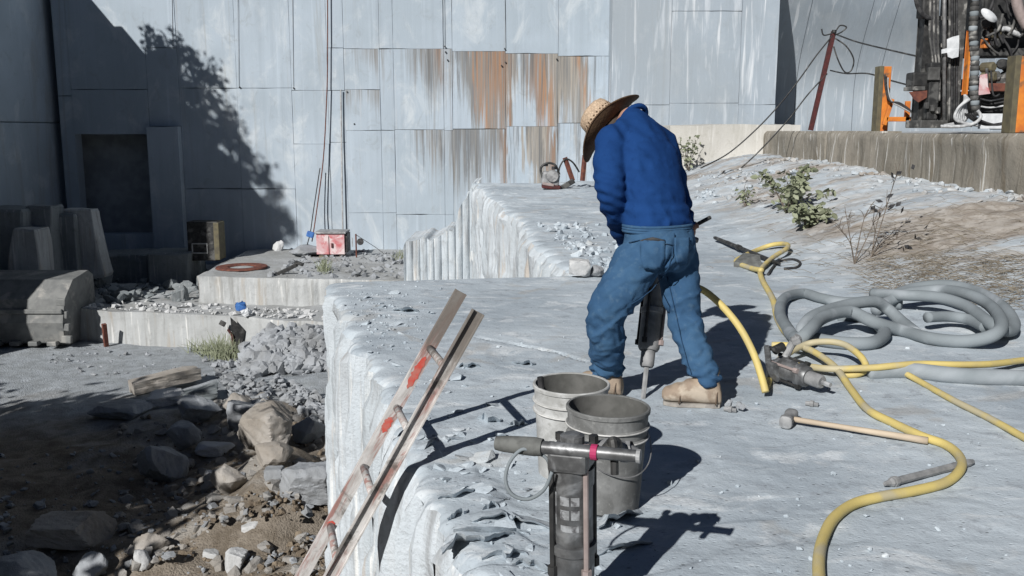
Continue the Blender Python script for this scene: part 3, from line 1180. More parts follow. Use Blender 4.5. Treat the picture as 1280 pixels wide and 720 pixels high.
def rock(name, px0, px1, py0, py1, label, mat, seed, z=None, depth=0.8, flat=1.0, tilt=0.0, cat='rock', yaw=None, base=None, group=None, box=False):
    """one boulder whose outline fills the pixel box; stands on the quarry floor unless z is given"""
    cx = (px0 + px1) / 2
    p = onf(cx, py1 - 0.12 * (py1 - py0)) if z is None else atz(cx, py1 - 0.12 * (py1 - py0), z)
    t = (p - Vector((0, 0, CAMZ))).length
    hw = (px1 - px0) / 2 / FPX * t
    hh_ = (py1 - py0) / 2 / FPX * t
    rr_ = np.random.default_rng(seed)
    if box:
        N_ = np.array([[1, 0, 0], [-1, 0, 0], [0, 1, 0], [0, -1, 0], [0, 0, 1], [0, 0, -1]], float) + rr_.normal(size=(6, 3)) * 0.16
        D_ = rr_.uniform(0.8, 1.05, 6)
        N_ = np.concatenate([N_, rr_.normal(size=(5, 3))])
        D_ = np.concatenate([D_, rr_.uniform(1.05, 1.3, 5)])
    else:
        N_ = rr_.normal(size=(15, 3))
        D_ = rr_.uniform(0.75, 1.1, 15)
    N_ /= np.linalg.norm(N_, axis=1)[:, None]
    bm = bmesh.new()
    bmesh.ops.create_icosphere(bm, subdivisions=5 if px1 - px0 > 45 else 4, radius=1)
    A = np.array([v.co[:] for v in bm.verts])
    dots = np.maximum(A @ N_.T, 1e-3)
    rad_ = np.minimum((D_[None, :] / dots).min(1), 1.45)
    A = A * rad_[:, None]
    q_ = A * 1.0
    nn = 0.09 * fbm(q_[:, 0] * 2 + q_[:, 2] * 1.3 + seed, q_[:, 1] * 2 - q_[:, 2] * 1.6, seed % 50, 4)
    nn += 0.05 * fbm(q_[:, 0] * 7 + q_[:, 2] * 5 + seed, q_[:, 1] * 7 - q_[:, 2] * 6, seed % 50 + 2, 3)
    A = A * (1 + nn)[:, None]
    ext = A.max(0) - A.min(0)
    sx = 2 * hw / ext[0]
    sz = 2.2 * hh_ * flat / ext[2]
    z0 = A[:, 2].min()
    for v, c in zip(bm.verts, A):
        v.co = Vector((c[0] * sx, c[1] * sx * depth, (c[2] - z0) * sz))
    me = bpy.data.meshes.new(name)
    bm.to_mesh(me)
    bm.free()
    me.materials.append(mat)
    o = link(bpy.data.objects.new(name, me))
    auto(o, 28)
    o.location = p - Vector((0, 0, 0.16 * hh_))
    o.rotation_euler = (0, tilt, 0 if yaw is None else yaw)
    return tag(o, label, cat, group)


BOULDERS = [
    ('boulder', 300, 366, 515, 577, 'largest tan boulder in the rubble, split flat on its right side', 'tanrock', 3, 0.9, 1.0, 0.0, False),
    ('granite_block', 353, 424, 572, 628, 'squared blue grey granite block against the foot of the ledge', 'rock', 5, 0.9, 0.8, 0.0, True),
    ('flat_rock', 280, 336, 506, 541, 'sloping grey slab of rock just behind the largest tan boulder', 'rock', 8, 0.9, 1.0, 0.05, True),
    ('boulder', 222, 272, 499, 530, 'rounded pale grey boulder between the timber beam and the flat slab', 'rock', 11, 0.8, 1.0, 0.0, False),
    ('boulder', 281, 311, 494, 515, 'small brown boulder on top of the gravel slide', 'tanrock', 14, 0.9, 1.0, 0.0, False),
    ('flat_rock', 226, 276, 484, 505, 'dark topped flat rock beside the right end of the timber beam', 'darkrock', 17, 0.8, 0.9, -0.12, True),
    ('flat_rock', 186, 236, 488, 506, 'low white edged slab just below the timber beam', 'white_rock', 20, 0.7, 0.8, 0.0, True),
    ('boulder', 205, 247, 532, 563, 'bluish boulder at the edge of the deep shadow', 'rock', 23, 0.8, 1.0, 0.2, False),
    ('flat_rock', 246, 290, 552, 568, 'thin pale slab lying left of the largest tan boulder', 'white_rock', 26, 0.8, 0.8, 0.05, True),
    ('boulder', 262, 306, 587, 622, 'brown boulder half sunk in the dirt slope', 'tanrock', 29, 0.8, 1.0, 0.0, False),
    ('boulder', 172, 230, 560, 602, 'bluish rounded boulder deep in the shadow', 'rock', 31, 0.8, 1.0, 0.0, False),
    ('flat_rock', 44, 130, 650, 682, 'wide tan slab catching light inside the left shadow', 'tanrock', 34, 0.7, 0.9, 0.0, True),
    ('boulder', 170, 212, 671, 690, 'low tan stone at the lower edge of the shadow', 'tanrock', 37, 0.8, 0.9, 0.0, False),
    ('stone', 278, 303, 692, 719, 'white squared stone at the bottom of the dirt', 'white_rock', 40, 0.9, 1.0, 0.2, True),
    ('stone', 92, 131, 700, 724, 'pale blue grey stone at the bottom left of the dirt', 'rock', 43, 0.9, 1.0, 0.0, False),
    ('stone', 306, 332, 654, 674, 'chipped whitish stone in the brown dirt below the block', 'white_rock', 46, 0.9, 1.0, -0.2, True),
    ('stone', 254, 273, 686, 699, 'small flat white stone left of the white squared stone', 'white_rock', 49, 0.9, 0.8, 0.0, True),
    ('stone', 166, 187, 694, 712, 'small pointed pale stone near the bottom edge', 'white_rock', 52, 0.9, 1.2, 0.0, False),
    ('boulder', -30, 70, 700, 745, 'broad grey rock cut off by the bottom left corner', 'rock', 55, 0.9, 0.8, 0.0, False),
    ('boulder', 318, 362, 556, 588, 'tan boulder leaning on the front of the largest tan boulder', 'tanrock', 58, 0.9, 1.0, 0.0, False),
    ('boulder', 366, 408, 522, 552, 'grey boulder right of the largest tan boulder', 'rock', 61, 0.9, 0.9, 0.0, False),
    ('flat_rock', 120, 190, 500, 520, 'long pale slab just inside the shadow below the timber beam', 'rock', 64, 0.7, 0.7, 0.0, True),
    ('boulder', 370, 420, 628, 650, 'brown boulder beneath the squared granite block', 'tanrock', 67, 0.9, 0.9, 0.0, False),
    ('stone', 330, 356, 586, 604, 'small blue grey stone left of the squared granite block', 'rock', 70, 0.9, 1.0, 0.1, True),
]
for nm, a, b, c, d, lab, mt, sd, dep, flt, tl, bx in BOULDERS:
    rock(nm, a, b, c, d, lab, M[mt], sd, None, dep, flt, tl, 'rock', random.uniform(-0.3, 0.3), box=bx)


def scatter(name, spots, size, mat, label, seed, cat='rubble', zf=None, sink=0.3, flat=0.7, parent=None):
    """uncountable broken stone as one mesh. spots: list of world xyz"""
    rg = np.random.default_rng(seed)
    V = []
    F = []
    nb = 0
    for p in spots:
        v, f = TM[int(rg.integers(len(TM)))]
        s = size[0] + (size[1] - size[0]) * rg.random() ** 2.2
        sc = s * np.array([rg.uniform(0.7, 1.2), rg.uniform(0.6, 1.0), flat * rg.uniform(0.5, 1.1)]) / 2
        a, b, c = rg.uniform(-0.5, 0.5), rg.uniform(-0.5, 0.5), rg.uniform(0, 6.28)
        Rm = np.array(Matrix.Rotation(c, 3, 'Z') @ Matrix.Rotation(b, 3, 'Y') @ Matrix.Rotation(a, 3, 'X'))
        q = (v * sc) @ Rm.T + np.array([p[0], p[1], p[2] + s * flat * (0.5 - sink)])
        V.append(q)
        F += [tuple(i + nb for i in g) for g in f]
        nb += len(q)
    o = mesh(name, np.concatenate(V), F, mat)
    return tag(o, label, cat, None, 'stuff')


rg = np.random.default_rng(3)
# gravel slide under the benches (px space corners on the floor)
def floor_spots(poly, n, seed, zadd=None):
    rgl = np.random.default_rng(seed)
    xs = [p[0] for p in poly]
    ys = [p[1] for p in poly]
    out = []
    while len(out) < n:
        x = rgl.uniform(min(xs), max(xs))
        y = rgl.uniform(min(ys), max(ys))
        ins = False
        j = len(poly) - 1
        for i in range(len(poly)):
            if (poly[i][1] > y) != (poly[j][1] > y) and x < (poly[j][0] - poly[i][0]) * (y - poly[i][1]) / (poly[j][1] - poly[i][1]) + poly[i][0]:
                ins = not ins
            j = i
        if ins:
            out.append((x, y))
    return out


sp = []
for x, y in floor_spots([(262, 455), (300, 452), (405, 545), (405, 500), (345, 470), (330, 520), (290, 500)], 650, 5):
    p = onf(x, y)
    sp.append((p.x, p.y, p.z + 0.02))
scatter('broken_rock_slide', sp, (0.05, 0.24), M['rock'], 'fan of small broken grey rock above the boulders', 8)
# heaped rubble against the lower bench
sp = []
for i in range(900):
    x = rg.uniform(304, 412)
    f = rg.random()
    y = 462 - f * 52 * min(1, 0.45 + (x - 300) / 70)
    Yd = 17.3 + 1.2 * f + rg.uniform(-.1, .1)
    p = aty(x, y, Yd)
    sp.append((p.x, p.y, max(p.z, FZ)))
scatter('rubble_heap', sp, (0.08, 0.42), M['rock'], 'heap of broken grey rubble against the lower bench', 9, sink=0.5, flat=0.9)
mbh = MB()
sp = []
for i in range(260):
    x = rg.uniform(85, 408)
    t_ = rg.random()
    Xw = -9.6 + (x - 85) / 323 * 6.0
    Yw = np.interp(Xw, [-9.7, -6.75, -6.0, -3.7], [20.3, 19.7, 19.55, 18.75]) + 0.1 + 1.0 * t_ ** 1.6
    sp.append((Xw, Yw, -2.6))
scatter('bench_debris', sp, (0.05, 0.22), M['white_rock'], 'pale stone chips strewn along the top of the lower bench', 10)
sp = []
for i in range(330):
    Xw = rg.uniform(-5.6, -2.2)
    sp.append((Xw, rg.uniform(20.9, 25.6), -2.0))
scatter('bench_gravel', sp, (0.05, 0.26), M['rock'], 'grey gravel covering the upper bench beside the red box', 12)
sp = []
for i in range(420):
    x, y = rg.uniform(0, 400), rg.uniform(560, 719)
    p = onf(x, y)
    sp.append((p.x, p.y, p.z))
for i in range(160):
    x, y = rg.uniform(60, 400), rg.uniform(432, 470)
    p = onf(x, y)
    sp.append((p.x, p.y, p.z))
scatter('scattered_stones', sp, (0.03, 0.16), M['rock'], 'small stones littering the dirt floor of the pit', 13)
sp = []
for i in range(900):
    x, y = (rg.normal(365, 32), rg.normal(655, 45)) if i < 500 else (rg.uniform(180, 410), rg.uniform(520, 720))
    p = onf(min(x, 418), min(y, 722))
    sp.append((p.x, p.y, p.z))
sp2 = []
for i in range(420):
    x = rg.uniform(150, 412)
    y = rg.uniform(495, 720)
    if y < 520 and x < 240:
        continue
    p = onf(x, y)
    sp2.append((p.x, p.y, p.z))
scatter('dirty_rubble', sp2, (0.05, 0.27), M['dirtrock'], 'brown dirty rubble between the boulders on the pit floor', 20, sink=0.45, flat=0.8)
scatter('soil_clods', sp, (0.02, 0.13), M['soil'], 'loose brown soil clods on the dirt slope by the ladder', 19, sink=0.45)
sp = []
for i in range(220):
    Xw, Yw = rg.uniform(-12, -7.3), rg.uniform(20.9, 25.8)
    sp.append((Xw, Yw, -2.55))
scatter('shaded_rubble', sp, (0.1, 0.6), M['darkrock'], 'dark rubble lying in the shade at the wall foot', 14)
# chips on the ledge
sp = []
for i in range(560):
    if i < 200:
        x, y = rg.uniform(520, 1280), 345 + 375 * rg.random() ** 0.8
    elif i < 640:
        x, y = rg.normal(470, 35), rg.normal(395, 18)
    else:
        x, y = rg.uniform(880, 1280), rg.uniform(225, 380)
    p = ong(x, y)
    if p.x < XL0(p.y) + 0.08 or p.y > 19:
        continue
    sp.append(tuple(p))
scatter('stone_chips', sp, (0.004, 0.034), M['slab'], 'fine stone chips and grit on top of the ledge', 15)
sp = []
for i in range(150):
    Yw = rg.uniform(2.5, 7.6) if i > 70 else rg.uniform(2.5, 4.0)
    Xw = XL0(Yw) + 0.06 + abs(rg.normal(0, 0.28))
    sp.append((Xw, Yw, hls(Xw, Yw)))
scatter('stone_shards', sp, (0.025, 0.13), M['slab'], 'thin broken stone shards along the chipped ledge edge', 18, sink=0.42, flat=0.28)
sp = []
for i in range(170):
    x, y = rg.uniform(650, 760), 0
    Yw = rg.uniform(8.6, 12.5)
    Xw = XL0(Yw) + abs(rg.normal(0, 0.35)) + 0.12
    sp.append((Xw, Yw, hls(Xw, Yw)))
for i in range(240):
    Yw = rg.uniform(9.5, 19)
    Xw = 5.42 - abs(rg.normal(0, 0.35))
    sp.append((Xw, Yw, hls(Xw, Yw)))
for i in range(200):
    p = ong(rg.uniform(870, 1000), rg.uniform(212, 255))
    sp.append(tuple(p))
scatter('ledge_rubble', sp, (0.03, 0.15), M['slab'], 'pale rock fragments along the broken back edges of the ledge', 16)

rock('loose_rock', 711, 738, 328, 347, 'angular white rock on the ledge lip left of the worker legs', M['white_rock'], 75, 0.02, 0.8, 1.1, 0.0, 'rock', box=True)
rock('loose_rock', 738, 756, 334, 346, 'small grey rock beside the angular white rock on the lip', M['rock'], 76, 0.02, 0.8, 1.1, 0.0, 'rock')
for i, (x0, x1, y0, y1, lab) in enumerate((
        (906, 916, 501, 512, 'left one of two pebbles right of the worker boot'),
        (919, 931, 503, 513, 'right one of two pebbles right of the worker boot'))):
    rock('pebble', x0, x1, y0, y1, lab, M['rock'], 80 + i, 0.01, 0.8, 1.0, 0.0, 'rock')
rock('standing_stone', 342, 356, 273, 320, 'small white stone standing on the upper bench in front of the shaded wall', M['white_rock'], 84, -2.0, 0.8, 0.34, 0.0, 'rock')
rock('gravel_mound', 362, 410, 300, 322, 'low grey mound of gravel left of the red box', M['rock'], 85, -2.0, 0.8, 0.6, 0.0, 'rock')

# lifted flakes at the near edge of the ledge
def flake(poly, lift, run, label, seed):
    pts = [atz(x, y, 0) for x, y in poly]
    dense = []
    for a_, b_ in zip(pts[:-1], pts[1:]):
        for k in range(6):
            dense.append(a_.lerp(b_, k / 6))
    pts = dense + [pts[-1]]
    n = len(pts)
    rgf = random.Random(seed)
    hold = 0.0
    V = []
    F = []
    rows = 7
    for i, p in enumerate(pts):
        s = i / (n - 1)
        if i % 2 == 0:
            hold = rgf.uniform(-1, 1)
            hv = rgf.uniform(0.65, 1.0)
        pr = min(1.0, 3.2 * s, 3.2 * (1 - s)) * hv
        jag = 0.016 * hold
        z0 = hls(p.x, p.y)
        for k in range(rows):
            q = k / (rows - 1)
            x, y = p.x - 0.1 * run * q, p.y + run * q * (0.6 + 0.4 * pr) + (jag if k < rows - 1 else 0)
            zg = hls(x, y)
            z = zg + (lift * pr * (1 - q) ** 1.6) + 0.006 * (1 - q) - 0.012 * S(q * 2 - 1)
            V.append((x, y, z))
        for k in range(2):
            q = 0.0 if k == 0 else 0.8
            x, y = p.x - 0.1 * run * q, p.y + run * q * (0.6 + 0.4 * pr) + 0.01 + jag
            zg = hls(x, y)
            z = zg + (lift * pr * (1 - q) ** 1.6) - 0.004 - 0.004 * vnoise(i * 0.7, seed)
            V.append((x, y, z if k == 0 else zg - 0.03))
    m = rows + 2
    for i in range(n - 1):
        for k in range(rows - 1):
            a = i * m + k
            F.append((a, a + m, a + m + 1, a + 1))
        a = i * m
        F.append((a, a + rows, a + rows + m, a + m))
        F.append((a + rows, a + rows + 1, a + rows + m + 1, a + rows + m))
    o = mesh('rock_flake', V, F, M['slab'], ledge, True)
    auto(o, 35)


flake([(590, 646), (629, 652), (652, 658), (700, 663)], 0.05, 0.20, '', 1)
flake([(735, 664), (775, 659), (803, 640)], 0.05, 0.16, '', 2)
flake([(568, 661), (613, 665), (662, 667)], 0.026, 0.07, '', 3)
flake([(553, 692), (570, 687), (606, 683), (643, 670)], 0.05, 0.12, '', 4)
flake([(602, 700), (633, 702), (660, 694)], 0.03, 0.07, '', 5)
flake([(547, 619), (574, 618), (594, 608)], 0.03, 0.10, '', 6)
flake([(745, 697), (787, 690), (816, 677)], 0.028, 0.12, '', 7)
flake([(603, 631), (613, 632), (624, 628)], 0.03, 0.06, '', 8)
flake([(560, 643), (570, 641), (585, 634)], 0.026, 0.06, '', 9)
flake([(596, 522), (610, 530), (628, 524)], 0.045, 0.08, '', 10)
flake([(636, 528), (648, 531), (660, 527)], 0.03, 0.06, '', 11)
flake([(490, 388), (505, 391), (524, 389)], 0.05, 0.2, '', 12)
flake([(572, 457), (585, 460), (600, 457)], 0.04, 0.15, '', 13)
flake([(640, 705), (668, 714), (692, 722)], 0.03, 0.08, '', 14)
flake([(640, 452), (655, 458), (670, 455)], 0.03, 0.15, '', 15)
flake([(745, 556), (770, 562), (800, 556)], 0.02, 0.1, '', 17)

# ------------------------------------------------------------------ buckets
def bucket_mat(name, base, dust, rim):
    t = NT(name)
    p = t.obj()
    g = t.sep(t.gen())
    n1 = t.noise(p, 9, 6, 0.65, 0.5)
    n2 = t.noise(p, 45, 4, 0.6)
    col = t.mix(t.rng(n1, 0.38, 0.62), base, dust)
    col = t.mix(t.rng(n2, 0.55, 0.7, 0, 0.5), col, rim)
    return t.done(col, 0.8, n2, 0.25, 0.003, 0, 0.25)


def bucket(x, y, label, mb_, bandmat, lean=(0, 0), yaw=0.0):
    z = hls(x, y)
    b = empty('bucket', (x, y, z + 0.004), label, 'bucket', None, (lean[0], lean[1], yaw))
    prof = [(0.0, 0.006), (0.116, 0.004), (0.124, 0.010), (0.1325, 0.17), (0.1375, 0.262), (0.1455, 0.264), (0.1458, 0.270), (0.1395, 0.274),
            (0.141, 0.300), (0.1465, 0.302), (0.1468, 0.309), (0.1415, 0.313), (0.143, 0.352), (0.1490, 0.354), (0.1495, 0.366), (0.1465, 0.370), (0.139, 0.369),
            (0.137, 0.340), (0.128, 0.17), (0.118, 0.014), (0.0, 0.012)]
    m = MB()
    m.lathe(prof, 56)
    body = m.build('bucket_body', mb_, b)
    auto(body, 35)
    ml = MB().lathe([(0.1385, 0.366), (0.1362, 0.340), (0.1272, 0.17), (0.1172, 0.018), (0.0, 0.016)], 48)
    ml.build('dark_inside', M['inside_shade'], body, True)  # dark skin: dust plus the shade of the bucket's depth put into colour
    for (r0, zz) in ((0.1462, 0.267), (0.1472, 0.3055)):
        m = MB()
        pts = [Vector((r0 * math.cos(a * math.pi / 24), r0 * math.sin(a * math.pi / 24), zz)) for a in range(49)]
        m.tube(pts, 0.0032, 6, False)
        m.build('rib_highlight', bandmat, body, True)  # white ring paints the highlight along the rib
    for s in (-1, 1):
        m = MB()
        m.box((s * 0.152, 0, 0.285), (0.016, 0.034, 0.034), None, 0.004)
        m.build('handle_lug', mb_, b)
    m = MB()
    pts = []
    for k in range(33):
        a = math.pi * k / 32
        pts.append(Vector((0.162 * math.cos(a), -0.165 * math.sin(a) * 0.55 - 0.06 * math.sin(a), 0.285 - 0.13 * math.sin(a))))
    m.tube(pts, 0.0024, 6)
    m.build('wire_handle', M['steel'], b, True)
    return b


M['bucket_grey'] = bucket_mat('dusty_grey_bucket', (0.19, 0.195, 0.195), (0.12, 0.123, 0.122), (0.28, 0.285, 0.28))
M['bucket_pale'] = bucket_mat('dusty_pale_bucket', (0.46, 0.47, 0.47), (0.32, 0.325, 0.32), (0.20, 0.20, 0.185))
M['inside_shade'] = simple('dusty_shaded_inside', (0.075, 0.076, 0.072), (0.12, 0.12, 0.115), 12, 0.9)
M['rib_white'] = simple('white_rib_highlight', (0.55, 0.55, 0.54), (0.34, 0.34, 0.33), 14, 0.7)
bucket(0.332, 3.185, 'dented dark grey bucket standing in front of the paler one', M['bucket_grey'], M['rib_white'], (0.01, 0.02), 0.5)
bk = bucket(0.228, 3.50, 'pale dusty bucket half hidden behind the dark grey bucket', M['bucket_pale'], M['rib_white'], (-0.01, -0.02), 2.2)
m = MB()
m.tube([(0.02, 0.13, 0.36), (0.024, 0.134, 0.41)], 0.012, 10)
m.build('spout_plug', M['black'], bk)

# ------------------------------------------------------------------ rock drills
M['drillbody'] = simple('oily_grey_casting', (0.17, 0.175, 0.18), (0.09, 0.092, 0.095), 22, 0.45, 0.3, 0.002, 0.45, 0.5,
                        (0.30, 0.31, 0.32), 9)
M['rodpink'] = simple('bare_side_rod', (0.36, 0.30, 0.285), (0.27, 0.22, 0.21), 12, 0.6, 0.2, 0.001, 0.2, 0.4)
def drill(name, base, top, hdir, label, steel_len, dims, marks=False, extra=True, group='pneumatic rock drills', bodym='drillbody'):
    """base: where the steel meets the rock; top: handle centre. parts laid out along the axis."""
    base, top = Vector(base), Vector(top)
    ax = (top - base)
    L = ax.length
    zc = ax.normalized()
    xc = (Vector(hdir) - zc * Vector(hdir).dot(zc)).normalized()
    yc = zc.cross(xc)
    root = bpy.data.objects.new(name, None)
    COL.objects.link(root)
    root.matrix_world = Matrix((xc, yc, zc)).transposed().to_4x4()
    root.location = base
    tag(root, label, 'rock drill', group)
    s0 = steel_len
    hz = L
    m = MB().lathe([(0.0, -0.05), (0.013, -0.05), (0.013, s0 + 0.06), (0, s0 + 0.06)], 6)
    m.build('drill_steel', M['dusty_steel'], root)
    ch = s0
    m = MB().lathe([(0.0, ch), (0.030, ch), (0.036, ch + 0.012), (0.036, ch + 0.085), (0.030, ch + 0.10), (0.0, ch + 0.10)], 20)
    auto(m.build('chuck', M['dusty_steel'], root))
    fz = ch + 0.085
    fe = fz + (hz - fz) * dims[0]
    m = MB().lathe([(0.0, fz), (0.046, fz), (0.055, fz + 0.015), (0.056, fe - 0.03), (0.061, fe - 0.025), (0.061, fe), (0.0, fe)], 24)
    auto(m.build('front_head', M[bodym], root))
    ce = hz - 0.055
    pr = [(0.0, fe), (0.050, fe), (0.0525, fe + 0.006)]
    pr += [(0.0525, ce - 0.05), (0.056, ce - 0.045), (0.057, ce), (0.0, ce)]
    m = MB().lathe(pr, 28)
    cyl = m.build('cylinder', M[bodym], root)
    auto(cyl)
    if marks:
        mid = (fe + ce) / 2
        for (a, dz, w_, h_, mt) in ((-1.42, 0.075, 0.016, 0.022, 'bluepaint'), (-1.75, 0.025, 0.026, 0.024, 'sticker'), (-1.2, 0.025, 0.022, 0.024, 'sticker'),
                                    (-1.75, -0.012, 0.026, 0.026, 'sticker'), (-1.2, -0.012, 0.022, 0.026, 'sticker'), (-1.5, -0.05, 0.05, 0.018, 'sticker'),
                                    (-2.35, 0.0, 0.012, 0.09, 'sticker')):
            vs = []
            k = 6
            for j in range(k + 1):
                aa = a + (j / k - 0.5) * w_ / 0.053
                for zz in (-h_ / 2, h_ / 2):
                    vs.append((0.0533 * math.cos(aa), 0.0533 * math.sin(aa), mid + dz + zz))
            fs = [(2 * j, 2 * j + 2, 2 * j + 3, 2 * j + 1) for j in range(k)]
            mesh('sticker', vs, fs, M[mt], cyl)
    for a in (-0.75, 0.75, math.pi - 0.75, math.pi + 0.75):
        m = MB().tube([(0.063 * math.cos(a), 0.063 * math.sin(a), fz + 0.05), (0.063 * math.cos(a), 0.063 * math.sin(a), hz + 0.01)], 0.0075, 8)
        m.lathe([(0, fz + 0.03), (0.014, fz + 0.03), (0.014, fz + 0.055), (0, fz + 0.055)], 6, Matrix.Translation((0.063 * math.cos(a), 0.063 * math.sin(a), 0)))
        m.lathe([(0, hz - 0.0), (0.013, hz), (0.013, hz + 0.02), (0, hz + 0.02)], 6, Matrix.Translation((0.063 * math.cos(a), 0.063 * math.sin(a), 0)))
        m.build('side_rod', M['darksteel'] if a != -0.75 else M['rodpink'], root)
    m = MB().box((0, -0.01, hz - 0.025), (0.105, 0.11, 0.058), None, 0.012)
    m.lathe([(0, hz + 0.01), (0.032, hz + 0.01), (0.032, hz + 0.03), (0.02, hz + 0.036), (0, hz + 0.036)], 16)
    m.build('back_head', M['drillbody'], root)
    hw = dims[1]
    hy = -0.052
    hz += 0.008
    m = MB()
    m.tube([(-hw, hy, hz), (-hw + 0.02, hy, hz), (0.0, hy, hz), (hw - 0.01, hy, hz), (hw, hy, hz)], [0.016, 0.0165, 0.0175, 0.0155, 0.014], 16)
    auto(m.build('handle_bar', M['drillbody'], root))
    m = MB()
    rr = [0.018, 0.0215, 0.0225, 0.0235, 0.0245, 0.0250, 0.0225]
    m.tube([(-hw - 0.008 + (hw - 0.06) * k / 6 * 1.02, hy, hz) for k in range(7)], rr, 18)
    auto(m.build('rubber_grip', M['grip'], root))
    if marks:
        m = MB().lathe([(0.0185, -0.009), (0.0205, -0.008), (0.0205, 0.008), (0.0185, 0.009)], 16,
                       Matrix.Translation((0.072, hy, hz)) @ Matrix.Rotation(R(90), 4, 'Y'))
        m.build('tape_band', M['magenta'], root)
        m = MB().lathe([(0, -0.006), (0.018, -0.005), (0.018, 0.005), (0, 0.006)], 14,
                       Matrix.Translation((hw, hy, hz)) @ Matrix.Rotation(R(90), 4, 'Y'))
        m.build('end_cap', M['dusty_steel'], root)
    # throttle lever and air inlet
    m = MB()
    m.lathe([(0, -0.03), (0.022, -0.03), (0.024, 0.03), (0, 0.03)], 16, Matrix.Translation((0.10, 0.02, hz - 0.01)) @ Matrix.Rotation(R(90), 4, 'X'))
    m.tube(spline([(0.10, 0.0, hz + 0.01), (0.13, -0.01, hz + 0.05), (0.19, -0.02, hz + 0.10), (0.26, -0.02, hz + 0.155)] if extra else
                  [(0.10, 0.0, hz + 0.01), (0.112, -0.02, hz + 0.02), (0.118, -0.03, hz - 0.02), (0.12, -0.035, hz - 0.06)], 5), 0.011, 8)
    m.build('throttle_lever', M['darksteel'], root)
    m = MB()
    m.tube(spline([(0.04, 0.04, hz - 0.03), (0.09, 0.09, hz - 0.03), (0.14, 0.12, hz - 0.06)], 6), 0.021, 12)
    m.lathe([(0.026, -0.02), (0.029, -0.01), (0.029, 0.01), (0.026, 0.02)], 8, Matrix.Translation((0.12, 0.11, hz - 0.05)) @ Matrix.Rotation(R(70), 4, 'Y'))
    m.build('air_inlet', M['dusty_steel'], root)
    return root


# foreground drill standing in its hole
gz = hls(0.163, 2.335)
d1 = drill('rock_drill', (0.168, 2.335, gz), (0.158, 2.335, 0.505), (0.353, -0.12, -0.005),
           'steel rock drill standing upright in the foreground with taped handle', 0.02, (0.30, 0.185), True, False)
pts = [(690, 596), (684, 574), (668, 565), (652, 562), (637, 578), (632, 600), (640, 618), (660, 624), (680, 612), (690, 590)]
m = MB().tube(spline([aty(x, y, 2.31 - 0.004 * i) for i, (x, y) in enumerate(pts)], 6), 0.0048, 8)
hz_ = m.build('oiler_hose', M['greyhose'], None, True)
hz_.parent = d1
hz_.matrix_parent_inverse = d1.matrix_world.inverted() if False else (Matrix.Translation(d1.location) @ d1.rotation_euler.to_matrix().to_4x4()).inverted()

